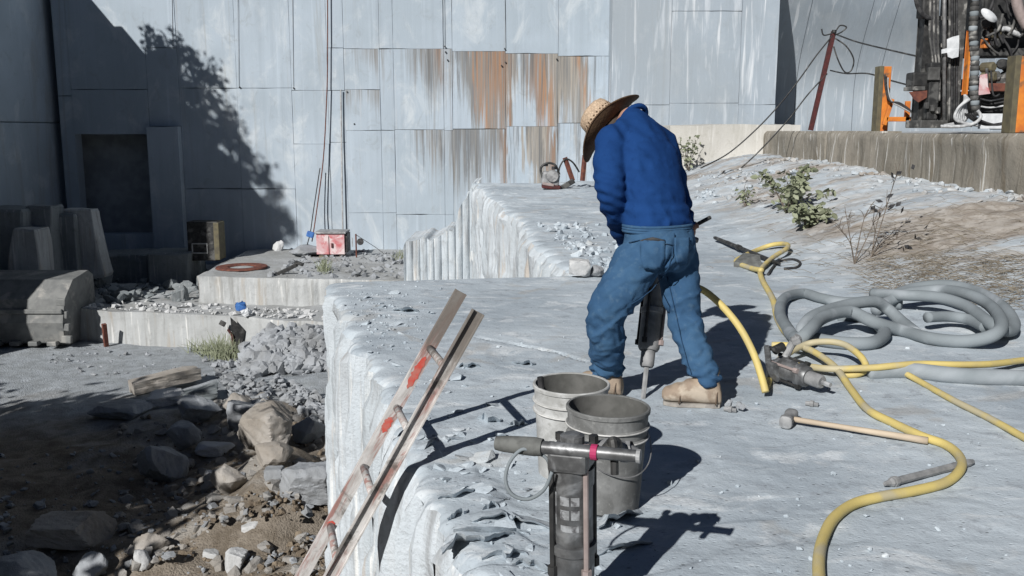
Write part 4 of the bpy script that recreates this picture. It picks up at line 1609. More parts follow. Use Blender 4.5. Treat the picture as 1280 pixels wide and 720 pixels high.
# ------------------------------------------------------------------ ladder leaning on the ledge
def ladder():
    mt_l = NT('weathered_pale_rail')
    p = mt_l.obj()
    n1 = mt_l.noise(mt_l.map(p, (3, 3, 1)), 9, 6, 0.65, 0.4)
    n2 = mt_l.noise(p, 60, 4, 0.6)
    z = mt_l.sep(p)[2]
    col = mt_l.mix(mt_l.rng(n1, 0.35, 0.65), (0.56, 0.55, 0.54), (0.38, 0.36, 0.345))
    scr = mt_l.noise(mt_l.map(p, (6, 6, 0.7), (3, 1, 1)), 4, 5, 0.7, 0.5)
    col = mt_l.mix(mt_l.rng(scr, 0.5, 0.62, 0, 0.9), col, (0.30, 0.15, 0.13))
    dk = mt_l.noise(mt_l.map(p, (1, 1, 1), (9, 3, 1)), 7, 5, 0.7, 0.4)
    col = mt_l.mix(mt_l.rng(dk, 0.52, 0.64, 0, 0.85), col, (0.12, 0.11, 0.10))
    tip = mt_l.rng(mt_l.math('ADD', z, mt_l.math('MULTIPLY', n1, 0.3)), 0.50, 0.68)
    rail_m = mt_l.done(mt_l.mix(mt_l.math('MULTIPLY', tip, 0.9), col, (0.15, 0.135, 0.12)), 0.8, n2, 0.4, 0.003)
    # axis from the near (right) rail
    edge = atz(493, 583, 0.0)
    hd = Vector((0.965, 0.26, 0)).normalized()
    tilt = R(59.5)
    D = hd * math.cos(tilt) + Vector((0, 0, math.sin(tilt)))
    Sd = Vector((-hd.y, hd.x, 0))              # towards the far rail
    N = D.cross(Sd).normalized()
    org = edge + N * 0.012
    root = bpy.data.objects.new('ladder', None)
    COL.objects.link(root)
    # z along the ladder, x across the rungs
    root.matrix_world = Matrix((Sd, Sd.cross(D) * -1, D)).transposed().to_4x4()
    Mx = Matrix((Sd, D.cross(Sd), D)).transposed().to_4x4()
    root.matrix_world = Mx
    root.location = org
    tag(root, 'worn pale ladder with red paint patches leaning on the ledge edge', 'ladder')
    W = 0.36
    up = 0.72
    dn = -3.7
    for k, (x, dz) in enumerate(((0.0, -0.02), (W, 0.0))):
        m = MB()
        zs = np.linspace(dn, up + dz, 60)
        # channel section: web and two flanges, open to the inside
        sgn = -1 if k == 0 else 1
        sec = [(0, -0.027), (0, 0.027), (sgn * 0.022, 0.027), (sgn * 0.022, 0.022), (sgn * 0.006, 0.022), (sgn * 0.006, -0.022), (sgn * 0.022, -0.022), (sgn * 0.022, -0.027)]
        if k == 0:
            sec = sec[::-1]
        vs = []
        fs = []
        for i, zz in enumerate(zs):
            for (a, b) in sec:
                vs.append((x + a, b + 0.002 * math.sin(zz * 3 + k), zz))
        n = len(sec)
        for i in range(len(zs) - 1):
            for j in range(n):
                a = i * n + j
                b = i * n + (j + 1) % n
                fs.append((a, b, b + n, a + n))
        fs.append(tuple(range(n - 1, -1, -1)))
        fs.append(tuple((len(zs) - 1) * n + j for j in range(n)))
        rail = mesh('rail', vs, fs, rail_m, root)
        # worn red paint patches
        for (z0, z1) in (((0.24, 0.40), (0.02, 0.10), (-0.46, -0.42)) if k == 1 else ()):
            rgp = random.Random(3 + int(z0 * 100))
            nseg = 16
            vs = []
            for q in range(nseg + 1):
                zz = z0 + (z1 - z0) * q / nseg
                e = 1 - 0.7 * abs(2 * q / nseg - 1) ** 3
                vs.append((x - 0.0014, -0.020 * e + 0.008 * rgp.random(), zz))
                vs.append((x - 0.0014, 0.022 * e - 0.008 * rgp.random(), zz))
            mesh('paint_patch', vs, [(2 * q, 2 * q + 2, 2 * q + 3, 2 * q + 1) for q in range(nseg)], M['redpaint'], rail)
    z = 0.44
    while z > dn + 0.1:
        m = MB()
        m.tube([(0.004, 0, z), (W - 0.004, 0, z)], 0.0165, 10)
        m.build('rung', rail_m, root, True)
        z -= 0.295
    return root


ladder()

# ------------------------------------------------------------------ the worker
def cloth_mat(name, c1, c2, c3, weave=400, scale=5):
    t = NT(name)
    p = t.obj()
    n1 = t.noise(p, scale, 5, 0.6)
    n2 = t.noise(p, 28, 5, 0.65)
    n3 = t.noise(p, weave, 2, 0.5)
    col = t.mix(t.rng(n1, 0.35, 0.65), c1, c2)
    col = t.mix(t.rng(n2, 0.52, 0.72, 0, 0.5), col, c3)
    return t.done(col, 0.9, t.math('ADD', n2, t.math('MULTIPLY', n3, 0.3)), 0.45, 0.006, 0, 0.08)


M['shirt'] = cloth_mat('blue_shirt_cloth', (0.0085, 0.037, 0.135), (0.011, 0.046, 0.160), (0.006, 0.026, 0.095))
M['jeans'] = cloth_mat('dusty_denim', (0.048, 0.108, 0.195), (0.032, 0.078, 0.155), (0.085, 0.145, 0.215))
M['seam'] = cloth_mat('denim_seam', (0.025, 0.06, 0.12), (0.02, 0.05, 0.10), (0.10, 0.15, 0.2))
M['skin'] = simple('skin', (0.42, 0.24, 0.17), (0.38, 0.21, 0.15), 12, 0.6, 0.1, 0.001)
M['boot'] = simple('tan_boot_leather', (0.32, 0.255, 0.19), (0.25, 0.195, 0.15), 12, 0.75, 0.35, 0.003, 0, 0.3, (0.42, 0.36, 0.29), 7)
M['boot_dark'] = simple('dark_boot_trim', (0.12, 0.085, 0.06), (0.09, 0.065, 0.05), 14, 0.8)
M['sole'] = simple('dusty_boot_sole', (0.33, 0.31, 0.28), (0.22, 0.205, 0.19), 20, 0.85)
M['hair'] = simple('dark_hair', (0.03, 0.022, 0.017), (0.05, 0.035, 0.025), 30, 0.7)


def straw_mat(name, c1, c2):
    t = NT(name)
    p = t.obj()
    n = t.noise(p, 40, 3)
    wv = t.voro(p, 110)
    col = t.mix(t.rng(n, 0.35, 0.65), c1, c2)
    col = t.mix(t.rng(wv, 0.35, 0.6, 0, 0.5), col, tuple(0.45 * x for x in c1))
    return t.done(col, 0.8, wv, 0.4, 0.003)


M['hat_straw'] = straw_mat('woven_straw', (0.55, 0.42, 0.30), (0.46, 0.34, 0.24))
M['hat_dark'] = straw_mat('brown_weave_and_brim_shade', (0.11, 0.068, 0.038), (0.085, 0.05, 0.03))

FOR = Vector((-0.55, 0.835, 0)).normalized()     # where the pelvis faces
RGT = Vector((0.835, 0.55, 0)).normalized()
UPZ = Vector((0, 0, 1))
J = {}
J['waist'] = aty(822, 283, 4.47)
J['pelvis'] = aty(824, 312, 4.44)
J['belly'] = aty(816, 245, 4.52)
J['chest'] = aty(806, 196, 4.62)
J['upper'] = aty(798, 170, 4.71)
J['neck'] = aty(789, 148, 4.80)
J['head'] = aty(767, 163, 4.93)
J['shL'] = aty(765, 176, 4.57)
J['shR'] = aty(829, 181, 4.84)
J['elL'] = aty(764, 243, 4.43)
J['wrL'] = aty(783, 300, 4.70)
J['elR'] = aty(846, 240, 4.98)
J['wrR'] = aty(858, 292, 4.86)
J['hipL'] = aty(797, 325, 4.40)
J['hipR'] = aty(845, 322, 4.53)
J['knL'] = aty(757, 396, 4.36)
J['knR'] = aty(856, 396, 4.46)
anL = atz(758, 494, 0.0)
anR = atz(876, 507, 0.0)
J['anL'] = Vector((anL.x, anL.y + 0.02, 0.11))
J['anR'] = Vector((anR.x + 0.012, anR.y, 0.11))

person = empty('person', ((anL.x + anR.x) / 2, (anL.y + anR.y) / 2, 0), 'stooping worker in blue shirt, jeans and straw hat, back turned, drilling the ledge', 'person')
PO = Vector(person.location)


def limb(mb, pts, radii, n=18, flat=1.0):
    """tapered round limb through points with radii (smoothly resampled)"""
    P = spline(pts, 7)
    k = len(pts) - 1
    r = []
    for i in range(len(P)):
        t = i / (len(P) - 1) * k
        a = min(int(t), k - 1)
        f = t - a
        f = f * f * (3 - 2 * f)
        r.append(radii[a] * (1 - f) + radii[a + 1] * f)
    mb.tube(P, r, n)
    mb.lathe([(0.0, -r[0])] + [(r[0] * math.cos(q * math.pi / 12), r[0] * math.sin(q * math.pi / 12)) for q in range(-5, 6)] + [(0, r[0])], 12, Matrix.Translation(P[0]))
    return mb


def put(name, co, faces, mat, parent, smooth=True):
    co = co - np.array(PO)
    return mesh(name, co, faces, mat, parent, smooth)


def person_build():
    spine_dir = (J['neck'] - J['waist']).normalized()
    shd = (J['shR'] - J['shL']).normalized()
    # --- shirt: torso and sleeves, one surface
    mb = MB()
    secs = []

    def fr(up, rt):
        rt = (rt - up * rt.dot(up)).normalized()
        return rt, up.cross(rt).normalized()
    for nm, up, rx, ry, off in (('pelvis', UPZ, 0.150, 0.120, 0.02), ('waist', UPZ, 0.172, 0.122, 0.0), ('belly', (J['chest'] - J['waist']).normalized(), 0.168, 0.122, 0.0),
                                ('chest', (J['upper'] - J['belly']).normalized(), 0.182, 0.130, 0.0), ('upper', (J['neck'] - J['chest']).normalized(), 0.15, 0.105, 0.0),
                                ('neck', (J['neck'] - J['upper']).normalized(), 0.075, 0.07, 0.0)):
        k = {'pelvis': 0, 'waist': 0.1, 'belly': 0.4, 'chest': 0.9, 'upper': 1, 'neck': 1}[nm]
        rt, fw = fr(up, RGT * (1 - k) + shd * k)
        c = J[nm] + (-fw) * 0.0
        if nm == 'pelvis':
            c = J['waist'] + (J['pelvis'] - J['waist']) * 0.45
        secs.append((c, rt, fw, rx, ry, 2.4))
    # resample torso sections
    rs = []
    for i in range(len(secs) - 1):
        for q in range(4):
            t = q / 4
            a, b = secs[i], secs[i + 1]
            rs.append((a[0].lerp(b[0], t), a[1].lerp(b[1], t).normalized(), a[2].lerp(b[2], t).normalized(), a[3] + (b[3] - a[3]) * t, a[4] + (b[4] - a[4]) * t, 2.3))
    rs.append(secs[-1])
    mb.loft(rs, 28)
    limb(mb, [J['shL'], J['shL'].lerp(J['elL'], 0.5) + Vector((-0.012, 0, 0)), J['elL'], J['elL'].lerp(J['wrL'], 0.55), J['wrL']], [0.078, 0.078, 0.070, 0.060, 0.048])
    limb(mb, [J['shR'], J['shR'].lerp(J['elR'], 0.5), J['elR'], J['elR'].lerp(J['wrR'], 0.55), J['wrR']], [0.078, 0.070, 0.062, 0.054, 0.046])
    limb(mb, [J['shL'], J['upper'] + Vector((-0.01, 0.0, 0.01)), J['shR']], [0.076, 0.092, 0.076])
    co, no, fc = remesh(mb, 0.009, 7)
    x, y, z = co[:, 0], co[:, 1], co[:, 2]
    # folds: slack rolls above the waist, pulls from armpit, creases at the elbow
    f = 0.0045 * np.sin(z * 95 + 7 * fbm(x * 7, y * 7 + z * 3, 3, 3)) * S((1.02 - z) / 0.12)
    f += 0.006 * fbm(x * 9 + z * 10, z * 7 - x * 6, 5, 3)
    f += 0.004 * np.sin((x * 0.8 + z) * 60 + 5 * fbm(x * 6, z * 6, 7, 2)) * S(0.5 + 1.5 * fbm(x * 5, z * 4, 9, 2))
    arm = np.exp(-((x - J['elL'].x) ** 2 + (y - J['elL'].y) ** 2 + (z - J['elL'].z) ** 2) / 0.012)
    f += 0.006 * arm * np.sin(z * 130 + x * 40)
    def ridge(u, v, sd):
        return np.clip(1 - 3.2 * np.abs(fbm(u, v, sd, 3)), 0, 1) ** 2
    f += 0.007 * ridge(x * 5 + z * 2.5, z * 3.0 - x * 2, 41) * S((1.30 - z) / 0.15)
    f += 0.008 * ridge(x * 2.5 - y * 2, z * 9 + x * 4, 42) * S((1.05 - z) / 0.15)
    f -= 0.006 * ridge(x * 9 + z * 6, z * 7, 43) * arm
    f += 0.003 * fbm(x * 22, z * 26 + y * 9, 44, 2)
    co = co + no * f[:, None]
    shirt = put('shirt', co, fc, M['shirt'], person)
    # collar
    m = MB()
    a, b = J['neck'], J['head']
    d = ((b - a).normalized() + Vector((0, 0, 0.9))).normalized()
    u = d.orthogonal().normalized()
    v = d.cross(u)
    for q in range(25):
        pass
    m.tube([J['neck'] + Vector((0.012, -0.005, 0)) + (u * math.cos(t) * 0.073 + v * math.sin(t) * 0.066) for t in np.linspace(0, 6.283, 29)], 0.0145, 8, False)
    put('collar', np.array(m.v), m.f, M['shirt'], shirt)
    # --- jeans
    mb = MB()
    w0 = J['waist'] + Vector((0, 0, 0.012))
    pc = J['pelvis']
    cr = pc + Vector((-0.008, 0, -0.10))
    mb.loft([(w0, RGT, FOR, 0.172, 0.128, 2.3), (w0.lerp(pc, 0.5), RGT, FOR, 0.180, 0.142, 2.3), (pc, RGT, FOR, 0.182, 0.148, 2.3), (pc.lerp(cr, 0.6), RGT, FOR, 0.165, 0.138, 2.2),
             (cr, RGT, FOR, 0.10, 0.10, 2.0)], 28)
    limb(mb, [J['hipL'], J['hipL'].lerp(J['knL'], 0.5) + Vector((0.0, -0.01, 0.0)), J['knL'], J['knL'].lerp(J['anL'], 0.45) + Vector((0.004, -0.015, 0)), J['anL'] + Vector((0.0, 0, 0.045)), J['anL'] + Vector((0, 0, -0.012))],
         [0.112, 0.103, 0.090, 0.086, 0.075, 0.074])
    limb(mb, [J['hipR'], J['hipR'].lerp(J['knR'], 0.5) + Vector((0.0, -0.01, 0)), J['knR'], J['knR'].lerp(J['anR'], 0.45) + Vector((0.0, -0.015, 0)), J['anR'] + Vector((0.0, 0, 0.045)), J['anR'] + Vector((0, 0, 0.025))],
         [0.110, 0.093, 0.077, 0.071, 0.064, 0.066])
    co, no, fc = remesh(mb, 0.009, 5)
    x, y, z = co[:, 0], co[:, 1], co[:, 2]
    f = 0.008 * np.sin(z * 120 + 9 * fbm(x * 11, z * 5 + y * 9, 3, 3)) * S((0.22 - z) / 0.08)
    kn = np.exp(-((z - 0.42) / 0.09) ** 2)
    f += 0.006 * kn * np.sin(z * 70 + x * 55 + 8 * fbm(x * 8 + z * 4, y * 8, 4, 3))
    f += 0.010 * np.abs(fbm(x * 6 + z * 9, z * 5 - x * 7 + y * 3, 16, 3))
    f += 0.008 * fbm(x * 8 + z * 5, z * 6 - x * 3 + y * 4, 6, 3)
    crd = np.sqrt((x - cr.x) ** 2 + (z - cr.z - 0.02) ** 2)
    ang = np.arctan2(z - cr.z - 0.02, x - cr.x)
    f += 0.008 * np.exp(-crd / 0.13) * np.sin(ang * 9 + 2)
    def ridge(u, v, sd):
        return np.clip(1 - 3.2 * np.abs(fbm(u, v, sd, 3)), 0, 1) ** 2
    f += 0.010 * ridge(x * 4 + z * 3, z * 7 - x * 5, 45) * S((0.66 - z) / 0.15)
    f += 0.010 * ridge(x * 3 + y * 3, z * 15 + x * 6, 46) * S((0.26 - z) / 0.10)
    f -= 0.007 * ridge(x * 7 - z * 5, z * 6 + y * 5, 47)
    f += 0.003 * fbm(x * 24, z * 24 + y * 9, 48, 2)
    co = co + no * f[:, None]
    jeans = put('jeans', co, fc, M['jeans'], person)
    # waistband and back pockets ride on the denim
    m = MB()
    ring = []
    for t in np.linspace(0, 2 * math.pi, 41):
        c, s_ = math.cos(t), math.sin(t)
        e = 2 / 2.3
        ring.append(w0 + Vector((0, 0, -0.004)) + RGT * (math.copysign(abs(c) ** e, c) * 0.174) + FOR * (math.copysign(abs(s_) ** e, s_) * 0.130))
    for dz in (0.0, -0.012, -0.024):
        m.tube([p + Vector((0, 0, dz)) for p in ring], 0.0085, 6, False)
    put('waistband', np.array(m.v), m.f, M['jeans'], jeans)
    def surf(px, py):
        rd = ray(px, py)
        vv = co - np.array((0, 0, CAMZ))
        tt = vv @ np.array(rd) / rd.length_squared
        dist = np.linalg.norm(vv - tt[:, None] * np.array(rd)[None, :], axis=1)
        ok = dist < 0.012
        t0 = tt[ok].min() if ok.any() else 4.3
        return Vector((0, 0, CAMZ)) + rd * (t0 - 0.0012)
    for line in ([(843, 292), (842, 305), (840, 320), (836, 334), (829, 344)], [(786, 303), (800, 300), (820, 303), (842, 306), (862, 300)],
                 [(829, 346), (815, 362), (800, 374), (786, 382)], [(834, 346), (840, 372), (846, 398), (852, 426), (860, 456), (866, 472)]):
        P_ = []
        for (xa_, ya_), (xb_, yb_) in zip(line[:-1], line[1:]):
            for q in range(4):
                P_.append(surf(xa_ + (xb_ - xa_) * q / 4, ya_ + (yb_ - ya_) * q / 4))
        m = MB().tube(P_, 0.0024, 5)
        put('seam', np.array(m.v), m.f, M['seam'], jeans)
    # pocket patch projected on the seat
    for (px0, px1, py0, py1) in ((800, 831, 299, 337), (843, 862, 297, 330)):
        vs = []
        nx, ny = 9, 9
        sub = co
        for j in range(ny):
            for i in range(nx):
                px = px0 + (px1 - px0) * i / (nx - 1)
                py = py0 + (py1 - py0) * j / (ny - 1)
                if j > 5:
                    px = (px0 + px1) / 2 + (px - (px0 + px1) / 2) * (1 - 0.12 * (j - 5))
                best = None
                rd = ray(px, py)
                o_ = Vector((0, 0, CAMZ))
                vv = sub - np.array(o_)
                tt = vv @ np.array(rd) / rd.length_squared
                dist = np.linalg.norm(vv - tt[:, None] * np.array(rd)[None, :], axis=1)
                ok = dist < 0.012
                t0 = tt[ok].min() if ok.any() else 4.3
                vs.append(np.array(o_ + rd * (t0 - 0.004)))
        vs = np.array(vs)
        fs = [(j * nx + i, (j + 1) * nx + i, (j + 1) * nx + i + 1, j * nx + i + 1) for j in range(ny - 1) for i in range(nx - 1)]
        o = put('back_pocket', vs, fs, M['jeans'], jeans)
        sm = o.modifiers.new('s', 'SOLIDIFY')
        sm.thickness = 0.004
        sm.offset = 0
        if px0 == 800:
            # dark gaping pocket mouth
            m = MB()
            c = Vector(vs[4 + 0]) + Vector((0.0, -0.002, 0.0))
            m.loft([(Vector(vs[i]) + Vector((0, -0.003, 0.001 - 0.002 * abs(i - 4))), Vector((0, 1, 0)), UPZ, 0.004, 0.0015 + 0.0075 * math.sin(math.pi * (i + 0.4) / 9)) for i in range(0, 9)], 8)
            put('pocket_mouth', np.array(m.v), m.f, M['black'], o)
    # --- boots
    for side, an, d in (('L', J['anL'], Vector((-0.93, 0.36, 0))), ('R', J['anR'], Vector((-0.985, 0.17, 0)))):
        d = d.normalized()
        r = Vector((d.y, -d.x, 0)) * -1
        kf = 0.93
        g = Vector((an.x, an.y, 0.0))
        g.z = hls(an.x, an.y)
        mb = MB()
        S0 = [(-0.085, 0.030, 0.030, 0.030), (-0.075, 0.050, 0.038, 0.042), (-0.04, 0.070, 0.044, 0.060), (0.0, 0.078, 0.045, 0.066), (0.05, 0.068, 0.045, 0.056),
              (0.10, 0.056, 0.048, 0.044), (0.15, 0.048, 0.046, 0.036), (0.185, 0.042, 0.036, 0.029), (0.20, 0.038, 0.018, 0.018)]
        mb.loft([(g + d * a + UPZ * (b_ + 0.012), r, UPZ, w_ * 1.16, h_ * 1.12, 2.5) for a, b_, w_, h_ in S0], 20)
        mb.loft([(g + d * -0.012 + UPZ * zz, r, d, rw, rd_, 2.1) for zz, rw, rd_ in ((0.06, 0.046, 0.064), (0.10, 0.047, 0.062), (0.15, 0.052, 0.062), (0.185, 0.055, 0.062))], 20)
        co2, no2, fc2 = remesh(mb, 0.008, 4)
        zz = co2[:, 2]
        co2 += no2 * (0.0025 * np.sin(zz * 160 + co2[:, 0] * 60) * S((zz - 0.06) / 0.05))[:, None]
        boot = put('boot', co2, fc2, M['boot'], person)
        m = MB()
        out = [(-0.088, 0), (-0.082, 0.032), (-0.05, 0.045), (0.0, 0.042), (0.06, 0.046), (0.12, 0.052), (0.17, 0.045), (0.205, 0.020), (0.208, 0),
               (0.205, -0.020), (0.17, -0.045), (0.12, -0.052), (0.06, -0.046), (0.0, -0.042), (-0.05, -0.045), (-0.085, -0.032)]
        n = len(out)
        vs = [g + d * a * kf + r * b_ * 0.93 + UPZ * zz for zz in (0.001, 0.019) for a, b_ in out]
        fs = [(i, (i + 1) % n, n + (i + 1) % n, n + i) for i in range(n)] + [tuple(range(n - 1, -1, -1)), tuple(range(n, 2 * n))]
        put('sole', np.array([v[:] for v in vs]), fs, M['sole'], boot, False)
        m = MB()
        for q in range(4):
            c = g + d * (0.045 + 0.018 * q * -1 + 0.02) + UPZ * (0.105 + 0.016 * q)
            m.tube([c - r * 0.03, c + UPZ * 0.006, c + r * 0.03], 0.0035, 6)
        put('lace', np.array([v for v in m.v]), m.f, M['sole'], boot)
        for aa_, hh2, ww_ in ((0.118, 0.098, 0.060), (-0.055, 0.115, 0.056)):
            m = MB()
            m.tube([g + d * (aa_ - 0.012 * math.sin(t)) + r * (ww_ * math.cos(t)) + UPZ * (0.022 + (hh2 - 0.022) * math.sin(t)) for t in np.linspace(0, math.pi, 15)], 0.0032, 6)
            put('stitched_seam', np.array(m.v), m.f, M['boot_dark'], boot)
    # --- body (skin): head, neck, trunk core, arms with hands, one surface
    hax = (Vector((-0.73, 0.29, 0.60))).normalized()      # where the top of the head points
    hf_ = Vector((-0.62, 0.12, -0.75))                      # face looks down and left
    hf_ = (hf_ - hax * hf_.dot(hax)).normalized()
    hr = hf_.cross(hax).normalized()
    hc = J['head'] + Vector((0.0, 0, 0.0))
    mb = MB()
    hs = []
    for t, w_, dp, of in ((-0.115, 0.030, 0.030, 0.052), (-0.10, 0.050, 0.050, 0.040), (-0.07, 0.060, 0.074, 0.018), (-0.03, 0.069, 0.086, 0.006), (0.02, 0.074, 0.093, 0.0),
                          (0.06, 0.071, 0.089, -0.004), (0.095, 0.052, 0.066, -0.006), (0.112, 0.024, 0.03, -0.006)):
        hs.append((hc + hax * t + hf_ * of, hr, hf_, w_, dp, 2.1))
    mb.loft(hs, 22)
    for sg in (-1, 1):      # ears
        mb.loft([(hc + hr * sg * (0.070 + 0.004 * q) + hax * (-0.012) - hf_ * 0.010, hax, hf_, 0.030, 0.017) for q in range(4)], 10)
        mb.loft([(hc + hax * 0.0 + hr * sg * 0.030 + hf_ * (0.078 + 0.004 * q), hr, hax, 0.013 - 0.002 * q, 0.008 - 0.001 * q) for q in range(3)], 8)    # brow / eye
    mb.loft([(hc + hf_ * (0.075 + 0.011 * q) + hax * (0.005 - 0.014 * q), hr, hax, 0.010 + 0.003 * q, 0.014) for q in range(4)], 10)     # nose
    mb.loft([(hc + hf_ * (0.084 + 0.003 * q) + hax * -0.055, hr, hax, 0.024 - 0.003 * q, 0.010 - 0.002 * q) for q in range(3)], 10)     # mouth
    limb(mb, [J['upper'], J['neck'], hc - hax * 0.05 - hf_ * 0.02], [0.075, 0.060, 0.056])
    mb.loft([(J['waist'], RGT, FOR, 0.145, 0.10), (J['belly'], RGT, FOR, 0.15, 0.10), (J['chest'], shd, FOR, 0.17, 0.105), (J['upper'], shd, FOR, 0.14, 0.08)], 18)
    for sL, eL, wL in (('shL', 'elL', 'wrL'), ('shR', 'elR', 'wrR')):
        limb(mb, [J[sL], J[eL], J[wL]], [0.052, 0.042, 0.030])
    for hp, kn_, an_ in (('hipL', 'knL', 'anL'), ('hipR', 'knR', 'anR')):
        limb(mb, [J[hp], J[kn_], J[an_]], [0.075, 0.055, 0.036])
    mb.loft([(J['waist'], RGT, FOR, 0.14, 0.10), (J['pelvis'], RGT, FOR, 0.15, 0.115), (J['pelvis'] - UPZ * 0.08, RGT, FOR, 0.09, 0.08)], 18)
    # hands closed round the drill handle
    for hc_, wr in ((HL, J['wrL']), (HR, J['wrR'])):
        ha = HDIR
        inn = (hc_ - wr)
        inn = (inn - ha * inn.dot(ha)).normalized()
        nrm = ha.cross(inn).normalized()
        if nrm.z < 0:
            nrm = -nrm
        palm = hc_ + nrm * 0.022 - inn * 0.018
        limb(mb, [wr, wr.lerp(palm, 0.5), palm], [0.029, 0.032, 0.034])
        mb.loft([(palm + ha * t, inn, nrm, 0.030, 0.016) for t in (-0.042, -0.02, 0.02, 0.042)], 12)
        for i, (of, ln) in enumerate(((-0.033, 0.9), (-0.011, 1.0), (0.011, 0.96), (0.033, 0.82))):
            b0 = palm + ha * of + inn * 0.02
            rr = 0.028
            arc = [b0]
            for q in range(1, 6):
                th = R(90 - 42 * q * ln)
                arc.append(hc_ + ha * of + inn * (rr * math.cos(th)) * 1.0 + nrm * (rr * math.sin(th)))
            mb.tube(spline(arc, 3), 0.0088, 8)
        sg = 1 if hc_ is HL else -1
        th_ = [palm - inn * 0.01 + ha * 0.035 * sg, palm + ha * 0.052 * sg - nrm * 0.012 - inn * 0.01, hc_ + ha * 0.045 * sg - inn * 0.028 - nrm * 0.012, hc_ + ha * 0.03 * sg - inn * 0.012 - nrm * 0.03]
        mb.tube(spline(th_, 4), 0.0105, 8)
    co3, no3, fc3 = remesh(mb, 0.006, 3)
    put('body', co3, fc3, M['skin'], person)
    # hair at the nape and sides
    mb = MB()
    mb.loft([(hc + hax * t - hf_ * 0.018, hr, hf_, w_, dp, 2.1) for t, w_, dp in ((-0.07, 0.058, 0.066), (-0.03, 0.073, 0.080), (0.02, 0.078, 0.084), (0.06, 0.075, 0.082), (0.10, 0.05, 0.06))], 20)
    co4, no4, fc4 = remesh(mb, 0.008, 2)
    co4 += no4 * (0.004 * fbm(co4[:, 0] * 60, co4[:, 2] * 60, 3, 2))[:, None]
    put('hair', co4, fc4, M['hair'], person)
    # --- hat
    hat = bpy.data.objects.new('hat', None)
    COL.objects.link(hat)
    hat.parent = person
    hx = hr
    hy = hf_
    ax = hax.copy()
    hx = (hx - ax * hx.dot(ax)).normalized()
    hy = ax.cross(hx) * -1
    if hy.dot(hf_) < 0:
        hy = -hy
    oc = hc + ax * 0.035
    n = 56
    vs = []
    fs = []
    rad = [0.085, 0.105, 0.13, 0.155, 0.175, 0.190]
    for k, rr in enumerate(rad):
        for q in range(n):
            a = 2 * math.pi * q / n
            cu = ((rr - 0.085) / 0.105) ** 1.6
            zz = 0.048 * cu * (math.cos(a) ** 2) ** 1.0 - 0.022 * cu * (math.sin(a) ** 2) - 0.004
            ex = 1.0 - 0.10 * cu * math.cos(a) ** 2
            vs.append(oc + hx * (rr * 0.92 * ex * math.cos(a)) + hy * (rr * 1.13 * math.sin(a)) + ax * zz)
    for k in range(len(rad) - 1):
        for q in range(n):
            a = k * n + q
            b = k * n + (q + 1) % n
            fs.append((a, b, b + n, a + n))
    top = [v + ax * 0.0045 for v in vs]
    brim = put('brim_underside', np.array([v[:] for v in vs]), fs, M['hat_dark'], hat)  # shade beneath the brim is also put into this darker brown
    b2 = put('brim', np.array([v[:] for v in top]), [f[::-1] for f in fs], M['hat_straw'], hat)
    m = MB().tube([vs[(len(rad) - 1) * n + q] + ax * 0.002 for q in range(n)] + [vs[(len(rad) - 1) * n] + ax * 0.002], 0.004, 6, False)
    put('brim_edge', np.array(m.v), m.f, M['hat_dark'], hat)
    vs = []
    fs = []
    prof = [(1.0, 0.0), (1.0, 0.035), (0.98, 0.075), (0.94, 0.108), (0.87, 0.128), (0.73, 0.139), (0.45, 0.134), (0.15, 0.122)]
    for k, (sc_, zz) in enumerate(prof):
        for q in range(n):
            a = 2 * math.pi * q / n
            dent = -0.022 * math.exp(-(math.cos(a) / 0.35) ** 2) * (1 if k > 4 else 0) * 0.6
            pin = 1 - 0.10 * (zz / 0.11) * (math.sin(a) > 0.3) * abs(math.sin(a * 1)) * abs(math.cos(a)) * 2
            vs.append(oc + hx * (0.088 * sc_ * pin * math.cos(a)) + hy * (0.101 * sc_ * pin * math.sin(a)) + ax * (zz + dent - 0.004))
    for k in range(len(prof) - 1):
        for q in range(n):
            a = k * n + q
            b = k * n + (q + 1) % n
            fs.append((a, b, b + n, a + n))
    fs.append(tuple((len(prof) - 1) * n + q for q in range(n)))
    put('crown', np.array([v[:] for v in vs]), fs, M['hat_straw'], hat)
    m = MB()
    for zz in (0.010, 0.018):
        m.tube([oc + hx * (0.0895 * math.cos(a)) + hy * (0.1025 * math.sin(a)) + ax * zz for a in np.linspace(0, 6.2832, n + 1)], 0.0045, 6, False)
    put('hat_band', np.array(m.v), m.f, M['hat_dark'], hat)
    # open-weave diamonds round the crown
    m = MB()
    for q in range(26):
        for w_, zz in enumerate((0.055, 0.068, 0.081)):
            a = 2 * math.pi * (q + 0.5 * (w_ % 2)) / 26
            sc_ = np.interp(zz, [p[1] for p in prof[:6]], [p[0] for p in prof[:6]]) + 0.004
            c = oc + hx * (0.088 * sc_ * math.cos(a)) + hy * (0.101 * sc_ * math.sin(a)) + ax * (zz - 0.004)
            tg = (hy * math.cos(a) - hx * math.sin(a)).normalized()
            on = (hx * math.cos(a) + hy * math.sin(a)).normalized()
            m.add([c + tg * 0.006 + on * 0.001, c + ax * 0.006 + on * 0.001, c - tg * 0.006 + on * 0.001, c - ax * 0.006 + on * 0.001, c + on * 0.0015],
                  [(0, 1, 4), (1, 2, 4), (2, 3, 4), (3, 0, 4)])
    put('vent_pattern', np.array(m.v), m.f, M['hat_dark'], hat)


# drill held by the worker
DB = atz(804, 498, hls(0.65, 4.5))
DT = aty(826, 296, 4.86)
HDIR = (aty(872, 290, 4.93) - aty(781, 304, 4.79)).normalized()
HL = DT - HDIR * 0.155
HR = DT + HDIR * 0.145
d2 = drill('rock_drill', DB, DT + Vector((0, 0, 0.0)), HDIR, 'rock drill held between the legs of the stooping worker', 0.16, (0.36, 0.185), False, True, bodym='dusty_steel')
